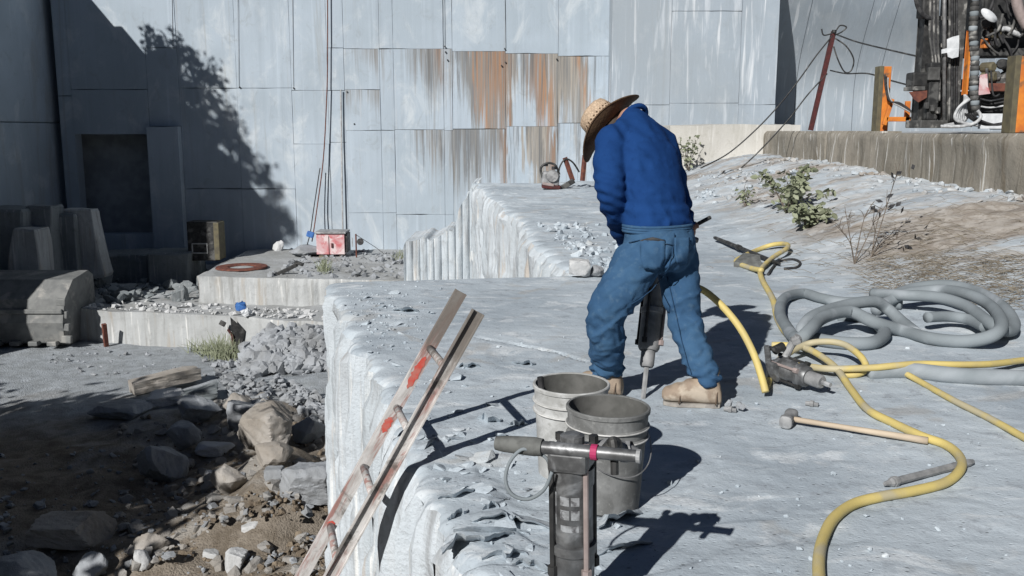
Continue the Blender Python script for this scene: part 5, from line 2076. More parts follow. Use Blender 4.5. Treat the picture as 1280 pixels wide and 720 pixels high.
# the bar sits 5 cm in front of the casting: bring the hands to it
zc = (DT - DB).normalized()
yc = zc.cross((HDIR - zc * HDIR.dot(zc)).normalized())
HL = HL - yc * 0.052 + zc * 0.008
HR = HR - yc * 0.052 + zc * 0.008
person_build()

# ------------------------------------------------------------------ hoses on the ledge
def hose(name, px, r, mat, label, cat='hose', group=None, lift=None, per=8, pts3=None, n=12):
    P = []
    for i, q in enumerate(px):
        z = r + (lift[i] if lift else 0)
        P.append(ong(q[0], q[1], z))
    if pts3:
        P = pts3 + P
    m = MB().tube(spline(P, per), r, n)
    o = m.build(name, mat, None, True)
    return tag(o, label, cat, group)


YR = 0.0188
arc = [aty(866, 357, 4.80), aty(884, 366, 4.78), aty(905, 385, 4.74), aty(925, 410, 4.68), aty(941, 440, 4.62), aty(951, 468, 4.55), aty(957, 491, 4.50)]
arc[-1].z = 0.03
o = MB()
o.tube(spline([DT + Vector((0.03, 0.03, -0.12)), aty(850, 350, 4.84)] + arc, 8), YR, 12)
o = o.build('air_hose', M['yellow'], None, True)
tag(o, 'yellow air hose arching from the worker drill down to the rock', 'hose', 'yellow air hoses')
hose('air_hose', [(958, 484), (972, 452), (1004, 432), (1030, 427), (1056, 431), (1077, 447), (1082, 461), (1070, 468), (1052, 468)], YR, M['yellow'],
     'yellow air hose bent in a short hoop beside the lying drill', 'hose', 'yellow air hoses', [0, .02, .06, .09, .09, .06, .02, 0, 0])
hose('air_hose', [(965, 431), (990, 432), (1012, 437), (1043, 458), (1064, 487), (1085, 512), (1117, 529), (1152, 545), (1182, 556), (1199, 570), (1201, 586), (1182, 603), (1140, 614),
                  (1100, 621), (1067, 630), (1043, 647), (1030, 670), (1024, 695), (1024, 722), (1030, 760)], YR, M['yellow'],
     'longest yellow air hose sweeping in a bend to the bottom of the picture', 'hose', 'yellow air hoses', [.03, .04, .05, .03] + [0] * 16)
hose('air_hose', [(1000, 456), (1035, 461), (1086, 460), (1120, 457), (1152, 455), (1195, 456), (1240, 455), (1282, 450), (1330, 446)], YR, M['yellow'],
     'straight yellow air hose running off to the right edge', 'hose', 'yellow air hoses', [0, .03, .04, .05, .05, .05, .04, .02, 0])
hose('air_hose', [(1125, 463), (1150, 477), (1191, 500), (1235, 522), (1282, 548), (1330, 575)], 0.016, M['yellow'],
     'thin yellow air hose slanting down to the right edge', 'hose', 'yellow air hoses', [.02, 0, 0, 0, 0, 0])
hose('air_hose', [(1010, 436), (985, 418), (972, 398), (966, 374), (952, 348), (952, 336), (966, 322), (984, 310), (982, 305), (965, 306), (945, 313), (930, 320), (920, 327), (935, 334), (952, 338)], 0.024, M['yellow'],
     'yellow air hose looping far behind beside the grey pad', 'hose', 'yellow air hoses', [.02, 0, 0, 0, 0, .0, .03, .06, .05, .03, 0, 0, 0, 0, .03])
GR = 0.040


def z2(l):
    return [(860 + x / 2.769, 200 + y / 2.769) for x, y in l]


hose('suction_hose', z2([(640, 480), (700, 470), (790, 440), (900, 432), (1000, 455), (1080, 500), (1125, 555), (1118, 590), (1060, 575), (960, 505), (860, 475), (740, 468), (640, 462)]), GR, M['greyhose'],
     'thick grey hose, outermost loop of the coil at right', 'hose', 'thick grey hoses', [0, 0, 0, .02, .03, .04, .03, .02, .06, .09, .09, .08, .05])
hose('suction_hose', z2([(740, 500), (640, 492), (540, 492), (460, 478), (400, 462), (335, 478), (318, 530), (345, 585), (380, 620), (420, 590), (470, 545), (560, 525), (640, 560), (740, 590), (840, 618), (960, 628), (1060, 605), (1085, 560), (1040, 500), (960, 462), (870, 450), (760, 462), (690, 492), (650, 520)]), GR, M['greyhose'],
     'thick grey hose crossing the coil from the left bend', 'hose', 'thick grey hoses', [0.0, 0.0, 0.0, 0.0, .0, 0, 0, 0, .03, .08, .1, .10, .06, .0, 0, 0, .06, .10, .12, .13, .1, .08, .03, 0])
hose('suction_hose', z2([(520, 545), (580, 540), (630, 552), (665, 578), (680, 605), (640, 632), (560, 635), (470, 625), (405, 605), (400, 575), (445, 535), (540, 505), (640, 490), (690, 515), (740, 560), (790, 600)]), GR, M['greyhose'],
     'thick grey hose in a small loop left of the big coil', 'hose', 'thick grey hoses', [-.02, 0, 0, 0, 0, 0, 0, 0, 0.02, .06, .1, .12, .12, .06, .0, -.02])
hose('suction_hose', z2([(828, 545), (900, 542), (970, 552), (1030, 580)]), 0.036, M['greyhose'],
     'short grey hose end inside the big coil', 'hose', 'thick grey hoses', [.06, .05, .04, .04])
hose('suction_hose', [(1085, 466), (1140, 464), (1200, 470), (1282, 473), (1340, 476)], 0.045, M['greyhose'],
     'thick grey hose lying straight beneath the yellow hose at the right edge', 'hose', 'thick grey hoses', [-.02, -.01, -.01, -.01, -.01])
hose('thin_cable', [(960, 343), (972, 328), (990, 324), (1000, 328), (996, 334), (980, 336)], 0.012, M['black'], 'black cable loop by the grey pad', 'cable', None)
# drill lying on the rock
q0 = ong(1028, 478, 0.07)
q1 = ong(972, 458, 0.09)
d3 = drill('rock_drill', q0 + Vector((0.0, 0, 0)), q1, (0.25, -0.55, 0.25), 'rock drill lying on its side among the yellow hoses', 0.0, (0.3, 0.14), False, False)

# sledge hammer
hd0 = ong(986, 523, 0.032)
hd1 = ong(1160, 551, 0.02)
sh = empty('sledgehammer', hd0, 'sledgehammer with pale wooden handle lying right of the worker', 'hammer')
dv = hd1 - hd0
m = MB()
P = [dv * t for t in np.linspace(0.0, 1, 14)]
m.tube(P, [0.012, 0.013, 0.0125, 0.012, 0.012, 0.012, 0.0125, 0.013, 0.0135, 0.014, 0.0145, 0.015, 0.0155, 0.016], 10)
m.build('handle', M['wood'], sh, True)
cr = Vector((0, 0, 1)).cross(dv.normalized()).normalized()
m = MB()
m.loft([(cr * t, dv.normalized(), Vector((0, 0, 1)), r_, r_, 3.0) for t, r_ in ((-0.075, 0.022), (-0.07, 0.028), (-0.045, 0.030), (-0.03, 0.025), (0.03, 0.025), (0.045, 0.030), (0.07, 0.028), (0.075, 0.022))], 16)
auto(m.build('head', M['dusty_steel'], sh))
# splitting bar
b0, b1 = ong(1106, 605, 0.016), ong(1216, 577, 0.016)
sb = empty('steel_bar', b0, 'grey steel drill bar lying under the bend of the yellow hose', 'bar')
dv = b1 - b0
m = MB().tube([dv * t for t in (0, 0.05, 0.07, 0.13, 0.15, 0.95, 1.0)], [0.008, 0.012, 0.018, 0.018, 0.015, 0.015, 0.010], 8)
m.build('shaft', M['dusty_steel'], sb)
m = MB().tube([dv * 0.09, dv * 0.12], 0.021, 8)
m.build('collar', M['dusty_steel'], sb)
# dark pry bar and grey pad beyond
p0, p1 = ong(893, 297, 0.05), ong(975, 330, 0.03)
pr_ = empty('pry_bar', p0, 'long dark pry bar lying behind the worker at right', 'bar')
dv = p1 - p0
MB().tube([dv * t for t in (0, 0.03, 0.3, 0.9, 1.0)], [0.016, 0.022, 0.024, 0.020, 0.010], 8).build('shaft', M['darksteel'], pr_)
MB().tube([dv * 0.40, dv * 0.44], 0.032, 8).build('collar', M['darksteel'], pr_)
c0 = ong(935, 330, 0.0)
pad = MB()
L = [ong(917, 334, .0), ong(929, 322, .05), ong(949, 325, .06), ong(952, 336, .0)]
top_ = [p + Vector((0, 0, 0.05)) for p in L]
pad.add(L + top_, [(3, 2, 1, 0), (4, 5, 6, 7), (0, 1, 5, 4), (1, 2, 6, 5), (2, 3, 7, 6), (3, 0, 4, 7)])
o = pad.build('rubber_pad', M['grip'])
tag(o, 'small grey rubber pad beside the far yellow hose loop', 'pad')
# small fittings
for x, y, lab in ((913, 512, 'small steel coupling left of the pebbles near the boot'), (1015, 505, 'small steel coupling under the lying drill')):
    p = ong(x, y, 0.012)
    e = empty('hose_coupling', p, lab, 'coupling', 'hose couplings')
    MB().lathe([(0, -0.03), (0.012, -0.03), (0.012, -0.01), (0.018, -0.008), (0.018, 0.008), (0.011, 0.01), (0.011, 0.03), (0, 0.03)], 10,
               Matrix.Rotation(R(90), 4, 'Y') @ Matrix.Rotation(0.5, 4, 'X')).build('nipple', M['dusty_steel'], e)

# ------------------------------------------------------------------ plants
def leafy(name, base, n, h, spread, label, cat, leafm, stems=7, lsize=0.05, seed=1, group=None, lean=(0, 0)):
    rp = random.Random(seed)
    e = empty(name, base, label, cat, group)
    st = MB()
    lf = MB()
    for i in range(stems):
        a = rp.uniform(0, 6.28)
        tip = Vector((math.cos(a) * spread * rp.uniform(.3, 1) + lean[0], math.sin(a) * spread * rp.uniform(.3, 1) + lean[1], h * rp.uniform(0.5, 1)))
        mid = tip * 0.5 + Vector((rp.uniform(-.05, .05), rp.uniform(-.05, .05), h * 0.12))
        P = spline([Vector((rp.uniform(-.03, .03), rp.uniform(-.03, .03), -0.02)), mid, tip], 6)
        st.tube(P, [0.007 * (1 - 0.7 * k / len(P)) for k in range(len(P))], 5)
        for k in range(n // stems):
            q = rp.uniform(0.25, 1.0)
            c = P[min(int(q * len(P)), len(P) - 1)] + Vector((rp.gauss(0, .035), rp.gauss(0, .035), rp.gauss(0, .03)))
            s_ = lsize * rp.uniform(0.6, 1.2)
            d = Vector((rp.gauss(0, 1), rp.gauss(0, 1), rp.gauss(0, 0.5) - .2)).normalized()
            u = d.orthogonal().normalized()
            u.rotate(Matrix.Rotation(rp.uniform(0, 6.28), 3, d))
            w_ = d.cross(u) * 0.25
            lf.add([c, c + d * s_ * 0.35 + u * s_ * 0.28 + w_ * s_ * .3, c + d * s_ * 0.75 + u * s_ * 0.2, c + d * s_, c + d * s_ * 0.75 - u * s_ * 0.2, c + d * s_ * 0.35 - u * s_ * 0.28 + w_ * s_ * .3],
                   [(0, 1, 2, 3), (0, 3, 4, 5)])
    st.build('stems', M['twig'], e)
    lf.build('leaves', leafm, e)
    return e


leafy('leafy_shrub', ong(985, 266), 360, 0.58, 0.62, 'low green shrub on the ledge right of the worker', 'shrub', M['dustleaf'], 12, 0.11, 3)
leafy('leafy_shrub', ong(1010, 284), 190, 0.26, 0.45, 'creeping green shrub just below the low green shrub', 'shrub', M['dustleaf'], 9, 0.10, 5)
leafy('leafy_shrub', ong(932, 258), 40, 0.32, 0.16, 'sparse little shrub left of the low green shrub', 'shrub', M['dustleaf'], 5, 0.09, 8)
leafy('leafy_shrub', aty(860, 212, 20.2), 130, 0.75, 0.35, 'thin weed growing against the cream block behind the worker', 'shrub', M['dustleaf'], 8, 0.09, 9)


def twigs(name, base, tips, label, seed, leaves=0):
    rp = random.Random(seed)
    e = empty(name, base, label, 'twigs')
    m = MB()
    for t in tips:
        t = Vector(t) - Vector(base)
        mid = t * 0.5 + Vector((rp.uniform(-.05, .05), rp.uniform(-.05, .05), rp.uniform(0.02, .12)))
        P = spline([(0, 0, 0), mid, t], 6)
        m.tube(P, [0.0065 * (1 - 0.75 * k / len(P)) for k in range(len(P))], 5)
        for k in range(5):
            a = P[rp.randint(4, len(P) - 2)]
            b = a + Vector((rp.gauss(0, .10), rp.gauss(0, .1), rp.uniform(0.02, .2)))
            m.tube([a, (a + b) / 2 + Vector((0, 0, .02)), b], [0.0034, 0.0028, 0.0015], 4)
    m.build('branches', M['twig'], e)
    if leaves:
        lm = MB()
        for k in range(leaves):
            t = Vector(rp.choice(tips)) - Vector(base)
            c = t * rp.uniform(0.75, 1) + Vector((rp.gauss(0, .08), 0, rp.gauss(0, .05)))
            d = Vector((rp.gauss(0, 1), rp.gauss(0, 1), rp.gauss(0, 1))).normalized()
            u = d.orthogonal()
            lm.add([c, c + d * .04 + u * .018, c + d * .08, c + d * .04 - u * .018], [(0, 1, 2, 3)])
        lm.build('dead_leaves', M['black'], e)
    return e


bt = ong(1068, 330)
twigs('dry_weed', bt, [aty(1056, 258, bt.y), aty(1085, 262, bt.y + .2), aty(1043, 280, bt.y), aty(1095, 272, bt.y)], 'dry leafless weed standing on the soil bank', 4)
bt = ong(1090, 318)
twigs('dry_stalk', bt, [aty(1127, 198, bt.y + 0.2), aty(1110, 252, bt.y + .1)], 'tall single dry stalk leaning right on the soil bank', 6, 14)
bt = ong(1088, 322)
twigs('dry_branch', bt, [aty(1166, 288, bt.y + .3), aty(1130, 300, bt.y)], 'dead branch lying low over the soil bank', 7, 8)
bt = ong(1000, 262)
# straw tangle and dry grass on the bank: uncountable
rp = random.Random(12)
m = MB()
for i in range(1500):
    if i < 900:
        x, y = rp.uniform(1080, 1285), rp.uniform(320, 388)
    else:
        x, y = rp.gauss(1150, 90), rp.gauss(300, 30)
    if y > 392 or y < 225 or (x - 1080) * 0.13 + 345 < y - 20:
        continue
    p = ong(x, y, 0.004)
    a = rp.uniform(-0.6, 0.6) + (math.pi if rp.random() < .5 else 0)
    l_ = rp.uniform(0.06, 0.26)
    d = Vector((math.cos(a), math.sin(a) * 0.6, rp.uniform(-0.02, 0.35)))
    e1 = p + d * l_ * 0.5 + Vector((0, 0, 0.012))
    e2 = p + d * l_
    m.tube([p, e1, e2], [0.0024, 0.0022, 0.001], 3, False)
o = m.build('dry_grass', M['straw'])
tag(o, 'tangle of dry straw grass over the brown soil bank', 'grass', None, 'stuff')
rp = random.Random(31)
m = MB()
for (x, y, n_, h, zz) in ((276, 448, 120, 0.55, None), (262, 444, 60, 0.35, None), (312, 452, 90, 0.40, None), (366, 456, 80, 0.35, None), (290, 452, 100, 0.5, None), (405, 340, 60, 0.4, -2.0), (500, 322, 30, 0.25, -2.0), (246, 440, 40, .3, None)):
    for k in range(n_):
        p = (onf(x + rp.gauss(0, 7), y + rp.gauss(0, 2)) if zz is None else atz(x + rp.gauss(0, 4), y + rp.gauss(0, 2), zz))
        t = p + Vector((rp.gauss(0, .12), rp.gauss(0, .12), h * rp.uniform(.4, 1)))
        m.tube([p, p.lerp(t, .5) + Vector((rp.gauss(0, .02), 0, .03)), t], [0.008, 0.006, 0.002], 3, False)
o = m.build('weed_tufts', M['dustleaf'])
tag(o, 'tufts of dusty green weeds by the lower bench and rubble', 'weeds', None, 'stuff')


def tree(name, base, h, crown_c, crown_r, nleaf, label, seed, lsize=0.22, group='trees above the quarry', clumps=46):
    rp = np.random.default_rng(seed)
    e = empty(name, base, label, 'tree', group)
    base = Vector(base)
    m = MB()
    top = Vector(crown_c) - base
    P = spline([(0, 0, -0.3), top * 0.45 + Vector((0.15, 0.1, 0)), top], 6)
    m.tube(P, [0.035 * h * (1 - 0.75 * k / len(P)) for k in range(len(P))], 9)
    CC = []
    for i in range(clumps):
        d = rp.normal(size=3)
        d /= np.linalg.norm(d)
        rr = rp.random() ** 0.45
        c = np.array(top) + d * rr * np.array(crown_r)
        CC.append(c)
        if i % 4 == 0:
            a = P[int(rp.integers(len(P) // 2, len(P)))]
            b = Vector(c)
            m.tube(spline([a, a.lerp(b, .5) + Vector((0, 0, .15)), b], 4), [0.011 * h * (1 - .1 * k) for k in range(9)], 5)
    m.build('trunk', M['bark'], e)
    per = nleaf // clumps
    V = []
    for c in CC:
        cr_ = rp.uniform(0.28, 0.5) * min(crown_r) * 0.75
        o_ = rp.normal(size=(per, 3)) * cr_ * 0.55
        V.append(c + o_)
    C = np.concatenate(V)
    n = len(C)
    d = rp.normal(size=(n, 3))
    d /= np.linalg.norm(d, axis=1)[:, None]
    u = np.cross(d, rp.normal(size=(n, 3)))
    u /= np.linalg.norm(u, axis=1)[:, None]
    s_ = lsize * rp.uniform(0.6, 1.2, (n, 1))
    q = np.stack([C, C + d * s_ * .5 + u * s_ * .3, C + d * s_, C + d * s_ * .5 - u * s_ * .3], 1).reshape(-1, 3)
    f = np.arange(n * 4).reshape(n, 4)
    mesh('crown', q, f, M['leaf'], e)
    return e


def cast(px, py, s, Y=26.0):
    """point that throws its shadow on the wall at a pixel, s metres higher towards the sun"""
    p = aty(px, py, Y)
    return p + SUNV / SUNV.z * s


# saplings on the cliff edge, outside the frame; their shadows fall on the wall
for k, (px, py, hh_, cr_, nl, lab) in enumerate((
        (222, 105, 5.0, (1.15, 0.95, 0.95), 2600, 'small leafy tree on the left cliff edge'),
        (250, 150, 6.0, (0.85, 0.8, 0.95), 1900, 'smaller leafy tree on the left cliff edge'),
        (208, 68, 4.3, (0.5, 0.5, 0.8), 600, 'slim sapling on the left cliff edge'),
        (285, 170, 6.8, (0.55, 0.6, 0.5), 700, 'thin sapling near the end of the left cliff'),
        (310, 214, 7.5, (0.55, 0.6, 0.35), 700, 'low bush at the end of the left cliff'),
        (342, 268, 9.2, (0.75, 0.7, 0.55), 900, 'round bush beyond the end of the left cliff'))):
    c = cast(px, py, hh_)
    b = Vector((min(c.x, -12.75), c.y + 0.1, 6.35))
    if c.z - b.z < 0.4:
        b.z = 6.2
    tree('cliff_tree', b, max(c.z - b.z, 0.8) + 0.6, c, cr_, nl, lab, 40 + k, 0.16, clumps=30)
tree('broadleaf_tree', (-11.0, 5.6, FZ), 5.0, (-11.0, 5.6, FZ + 3.9), (3.3, 3.3, 2.3), 52000, 'tall dense broadleaf tree standing left of the pit and shading its floor', 60, 0.34, clumps=150)
tree('broadleaf_tree', (-14.3, 9.1, FZ), 4.2, (-14.3, 9.1, FZ + 3.1), (2.3, 2.1, 1.6), 24000, 'smaller dense broadleaf tree between the tall tree and the left cliff', 61, 0.32, clumps=90)

# ------------------------------------------------------------------ things on the benches at left
def pole(mb, a, b, r, n=8):
    mb.tube([a, b], r, n)


# long weathered beam
a, b = onf(167, 494), onf(246, 478)
a.z += 0.16
b.z += 0.20
ax = (b - a)
e = empty('timber_beam', (a + b) / 2 - Vector((0, 0, 0.1)), 'long weathered brown beam lying across the rubble', 'beam')
rx = Matrix((ax.normalized(), Vector((0, 0, 1)).cross(ax.normalized()).normalized(), ax.normalized().cross(Vector((0, 0, 1)).cross(ax.normalized()).normalized()))).transposed()
bm = bmesh.new()
bmesh.ops.create_cube(bm, size=1)
bmesh.ops.subdivide_edges(bm, edges=list(bm.edges), cuts=5, use_grid_fill=True)
for v in bm.verts:
    c = v.co
    nn = fbm(np.array([c.x * 5]), np.array([c.y * 3 + c.z * 2]), 4, 3)[0]
    v.co = rx @ Vector((c.x * ax.length * 1.05, c.y * 0.34 * (1 + .2 * nn), c.z * 0.22 * (1 + .3 * nn) - 0.25 * c.x * c.x * 0.3))
me = bpy.data.meshes.new('beam_body')
bm.to_mesh(me)
bm.free()
me.materials.append(M['tanrock'])
link(bpy.data.objects.new('beam_body', me), e).location = (0, 0, 0.1)

# red tool box
bx = atz(416, 313, -2.0)
bx.y = 24.6
bx = aty(416, 313, 24.6)
s_ = 24.6 / FPX
e = empty('red_tool_box', (bx.x, 24.6, -2.0), 'faded red metal tool box standing on the upper bench', 'box')
W, H = 35 * s_, 31 * s_
MB().box((0, 0, H / 2 + 0.05), (W, 0.6, H - 0.08), None, 0.012).build('box_body', M['redbox'], e)
MB().box((0.01, -0.01, H + 0.01), (W + 0.07, 0.68, 0.05), None, 0.012).build('lid', M['dusty_steel'], e)
MB().box((W / 2 + 0.04, 0, H / 2 + 0.06), (0.05, 0.5, H * 0.75), None, 0.01).build('side_plate', M['darksteel'], e)
MB().box((0.05, -0.315, H * 0.5), (0.05, 0.03, 0.12), None, 0.006).build('latch', M['redrust'], e)
MB().box((-0.04, -0.312, H * 0.5), (0.012, 0.012, H - 0.16), None, 0.003).build('door_edge', M['redrust'], e)
for sx in (-1, 1):
    MB().box((sx * W * 0.36, 0, 0.025), (0.1, 0.5, 0.06), None, 0.01).build('skid', M['oldwood'], e)
# hanging cable on the wall
m = MB()
m.tube(spline([aty(409, -160, 25.85), aty(409.5, 60, 25.86), aty(408, 130, 25.83), aty(404, 200, 25.78), aty(396, 262, 25.6), aty(390, 302, 25.3)], 10), 0.016, 6)
o = m.build('hanging_cable', M['rust'])
tag(o, 'thin cable hanging down the wall to the left of the red box', 'cable', 'cables hanging on the wall')
m = MB()
m.tube(spline([aty(400, 210, 25.78), aty(392, 262, 25.6), aty(388, 290, 25.4), aty(384, 306, 24.9)], 8), 0.014, 6)
o = m.build('hanging_cable', M['darksteel'])
tag(o, 'short dark cable hanging beside the longer one left of the red box', 'cable', 'cables hanging on the wall')
p = aty(388, 293, 25.2)
o = MB().box(tuple(p), (0.2, 0.1, 0.16), Matrix.Rotation(.3, 3, 'Y'), 0.03).build('blue_rag', M['bluecloth'])
tag(o, 'small blue rag hanging at the cable end by the red box', 'rag')
# vertical rusty drill pipe line on the wall
m = MB()
m.tube([aty(426, 112, 25.9), aty(427, 180, 25.9), aty(428.5, 292, 25.85)], 0.022, 8)
o = m.build('wall_pipe', M['pvc'])
tag(o, 'grey pipe fixed upright on the wall above the red box', 'pipe')
# measuring stand with disc right of the box
sp0 = aty(445, 300, 24.4)
e = empty('valve_stand', (sp0.x, 24.4, -2.0), 'thin steel stand with a dark disc right of the red box', 'stand')
MB().tube([(0, 0, 0), (0, 0, 0.62)], 0.02, 8).build('post', M['rust'], e)
MB().tube([(-0.10, 0, 0.28), (-0.10, 0, 0.52)], 0.014, 8).build('side_post', M['pvc'], e)
MB().lathe([(0, -0.02), (0.085, -0.018), (0.09, 0), (0.085, 0.018), (0, 0.02)], 20, Matrix.Translation((0.12, -0.05, 0.42)) @ Matrix.Rotation(R(80), 4, 'X')).build('disc', M['black'], e)
MB().tube([(0.0, 0, 0.6), (0.5, 0.1, 0.25), (0.75, 0.1, 0.05)], 0.008, 6).build('stay_wire', M['darksteel'], e)
# rusty ring on the upper bench
rc = atz(297, 337, -1.97)
e = empty('rusty_ring', (rc.x, rc.y + 0.35, -1.97), 'rusty steel ring lying flat on the upper bench', 'ring')
MB().lathe([(0.30, 0.0), (0.34, 0.03), (0.52, 0.035), (0.60, 0.03), (0.62, 0.0), (0.30, 0.0)], 40).build('ring_plate', M['rust'], e)
# dark bracket
p = atz(366, 342, -1.98)
e = empty('steel_bracket', (p.x, p.y, -1.98), 'dark forked steel bracket near the edge of the upper bench', 'bracket')
MB().box((-0.12, 0, 0.10), (0.5, 0.14, 0.09), Matrix.Rotation(-.45, 3, 'Y'), 0.01).build('arm', M['darksteel'], e)
MB().box((0.16, 0, 0.24), (0.2, 0.12, 0.07), Matrix.Rotation(.35, 3, 'Y'), 0.01).build('fork', M['darksteel'], e)
# rags on the lower bench
for (x, y, zz, nm, mt, lab) in ((301, 388, -2.55, 'blue_rag', 'bluecloth', 'crumpled blue rag at the foot of the upper bench'), (309, 396, -2.6, 'white_bag', 'whitesheet', 'crumpled white bag beside the blue rag')):
    p = atz(x, y, zz)
    bm = hull(int(x))
    bmesh.ops.subdivide_edges(bm, edges=list(bm.edges), cuts=2)
    for v in bm.verts:
        nn = fbm(np.array([v.co.x * 3]), np.array([v.co.y * 3 + v.co.z * 2]), 4, 3)[0]
        v.co = Vector((v.co.x * .13, v.co.y * .12, (v.co.z + .8) * .11)) * (1 + .5 * nn)
    me = bpy.data.meshes.new(nm)
    bm.to_mesh(me)
    bm.free()
    me.materials.append(M[mt])
    tag(link(bpy.data.objects.new(nm, me)), lab, 'rag').location = p
# rusty blade and stake in front of the lower bench
p = onf(296, 440)
e = empty('broken_shovel', p, 'broken rusty blade standing upright beside the rubble heap', 'scrap metal')
sc_ = 18.3 / FPX
vs = [(-0.10, 0, 0.75), (0.18, 0.05, 0.45), (0.14, 0.05, 0.28), (0.02, 0.0, 0.05), (-0.06, 0, 0.0), (-0.09, 0, 0.4)]
vb = [(x, y + 0.02, z) for x, y, z in vs]
n = len(vs)
mesh('blade', vs + vb, [tuple(range(n - 1, -1, -1)), tuple(range(n, 2 * n))] + [(i, (i + 1) % n, n + (i + 1) % n, n + i) for i in range(n)], M['darksteel'], e)
MB().tube([(-0.08, -0.015, -0.05), (-0.07, -0.015, 0.35), (-0.16, -0.015, 0.5)], 0.03, 8).build('edge_bar', M['redrust'], e)
MB().box((-0.27, 0, 0.62), (0.13, 0.05, 0.10), Matrix.Rotation(.5, 3, 'Y'), 0.01).build('bracket', M['darksteel'], e)
p = onf(133, 433)
p2 = aty(130, 405, p.y - 0.1)
o = MB().tube([p, p2], 0.06, 4).build('iron_stake', M['rust'])
tag(o, 'short rusty stake standing in front of the lower bench', 'stake')
p = onf(130, 444)
# loader bucket at the left edge
def loader_bucket():
    c = onf(30, 436)
    Y0 = c.y + 0.15
    s = Y0 / FPX * 1.03
    z0 = c.z
    e = empty('loader_bucket', (c.x, Y0, z0), 'large worn steel loader bucket resting on the floor at the left edge', 'loader bucket')
    # side profile (y depth, z) swept along x; seen from its right end and back
    prof = [(0.0, 0.10), (0.25, 0.0), (1.0, -0.02), (1.5, 0.25), (1.62, 0.8), (1.45, 1.38), (1.15, 1.52), (0.35, 1.42), (-0.05, 1.05), (-0.12, 0.55)]
    xr = (84 - 30) * s
    L_ = 3.0
    vs = []
    n = len(prof)
    prof = [(y * 0.9, z * 1.0) for y, z in prof]
    for x, k in ((xr, 1.0), (xr - 0.06, 1.0), (xr - L_, 1.0)):
        for (y, z) in prof:
            vs.append((x - (0.10 * (1.4 - z) if x > 0 else 0), y, z))
    fs = [tuple(range(n))]
    for j in range(2):
        for i in range(n):
            a, b = j * n + i, j * n + (i + 1) % n
            fs.append((a, a + n, b + n, b))
    o = mesh('shell', vs, fs, M['bucketsteel'], e)
    m = MB()
    m.box((xr - L_ / 2 - 0.03, -0.10, 0.80), (L_ - 0.1, 0.06, 0.10), None, 0.02)
    m.build('upper_rib', M['bucketsteel'], e)
    for q in range(4):
        m = MB()
        m.box((xr - 0.06 - 0.02 * q, -0.02 + 0.0 * q, 0.18 + 0.27 * q), (0.20, 0.10, 0.16), Matrix.Rotation(0.1, 3, 'Y'), 0.02)
        m.build('wear_plate', M['bucketsteel'], e)
    for q in range(6):
        m = MB()
        m.box((xr - 0.35 - 0.40 * q, -0.02, 0.10), (0.20, 0.24, 0.10), None, 0.02)
        m.build('tooth', M['bucketsteel'], e)
    return e


M['bucketsteel'] = simple('worn_bucket_steel', (0.20, 0.205, 0.20), (0.14, 0.145, 0.145), 4, 0.7, 0.3, 0.004, 0.2, 0.4, (0.28, 0.275, 0.26), 2)
loader_bucket()


# cut blocks standing in the shade at the wall foot
def block(name, px0, px1, py0, py1, Y, depth, lab, mt, lean=0.0, seed=0, taper=0.0):
    a, b = aty(px0, py1, Y), aty(px1, py0, Y)
    bm = bmesh.new()
    bmesh.ops.create_cube(bm, size=1)
    bmesh.ops.bevel(bm, geom=list(bm.edges), offset=0.04, segments=1, affect='EDGES')
    bmesh.ops.subdivide_edges(bm, edges=list(bm.edges), cuts=3)
    w_, h_ = b.x - a.x, b.z - a.z
    for v in bm.verts:
        c = v.co
        nn = fbm(np.array([c.x * 3 + c.y + seed]), np.array([c.z * 3 - c.y]), 7, 3)[0]
        k = 1 - taper * (c.z + .5)
        v.co = Vector((c.x * w_ * k + lean * c.z * h_ + .06 * nn, c.y * depth + .05 * nn, c.z * h_ + .04 * nn + h_ / 2))
    me = bpy.data.meshes.new(name)
    bm.to_mesh(me)
    bm.free()
    me.materials.append(M[mt])
    o = link(bpy.data.objects.new(name, me))
    o.location = ((a.x + b.x) / 2, Y + depth / 2, a.z)
    return tag(o, lab, 'stone block')


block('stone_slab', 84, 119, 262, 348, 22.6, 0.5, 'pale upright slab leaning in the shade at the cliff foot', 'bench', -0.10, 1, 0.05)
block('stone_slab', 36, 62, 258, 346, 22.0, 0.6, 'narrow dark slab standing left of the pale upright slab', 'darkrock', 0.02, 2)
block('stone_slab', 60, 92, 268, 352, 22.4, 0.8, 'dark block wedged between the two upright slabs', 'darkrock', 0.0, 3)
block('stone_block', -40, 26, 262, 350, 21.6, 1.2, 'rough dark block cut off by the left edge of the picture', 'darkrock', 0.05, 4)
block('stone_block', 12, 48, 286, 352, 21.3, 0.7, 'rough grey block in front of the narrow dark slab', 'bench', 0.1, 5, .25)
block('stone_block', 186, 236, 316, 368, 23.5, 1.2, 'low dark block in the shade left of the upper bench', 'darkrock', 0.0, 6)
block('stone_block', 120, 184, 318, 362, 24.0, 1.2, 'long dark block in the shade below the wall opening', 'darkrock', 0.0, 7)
# dark cabinet in shade
p0, p1 = aty(236, 318, 23.8), aty(272, 277, 23.8)
e = empty('equipment_cabinet', ((p0.x + p1.x) / 2, 24.0, -2.0), 'dark equipment cabinet with a small window in the wall shade', 'cabinet')
W, H = p1.x - p0.x, p1.z + 2.0
MB().box((0, 0, H / 2), (W, 0.5, H), None, 0.02).build('cabinet_body', M['darksteel'], e)
m = MB()
for (cx, cz, sx, sz) in ((-0.08, H * .32 + .12, .4, .03), (-0.08, H * .32 - .12, .4, .03), (-0.27, H * .32, .03, .24), (0.11, H * .32, .03, .24)):
    m.box((cx, -0.262, cz), (sx, 0.02, sz), None, 0.004)
m.build('window_frame', M['pvc'], e)
MB().box((W / 2 - .03, -.02, H / 2), (0.14, .52, H * .96), None, 0.02).build('door_post', M['olive'], e)

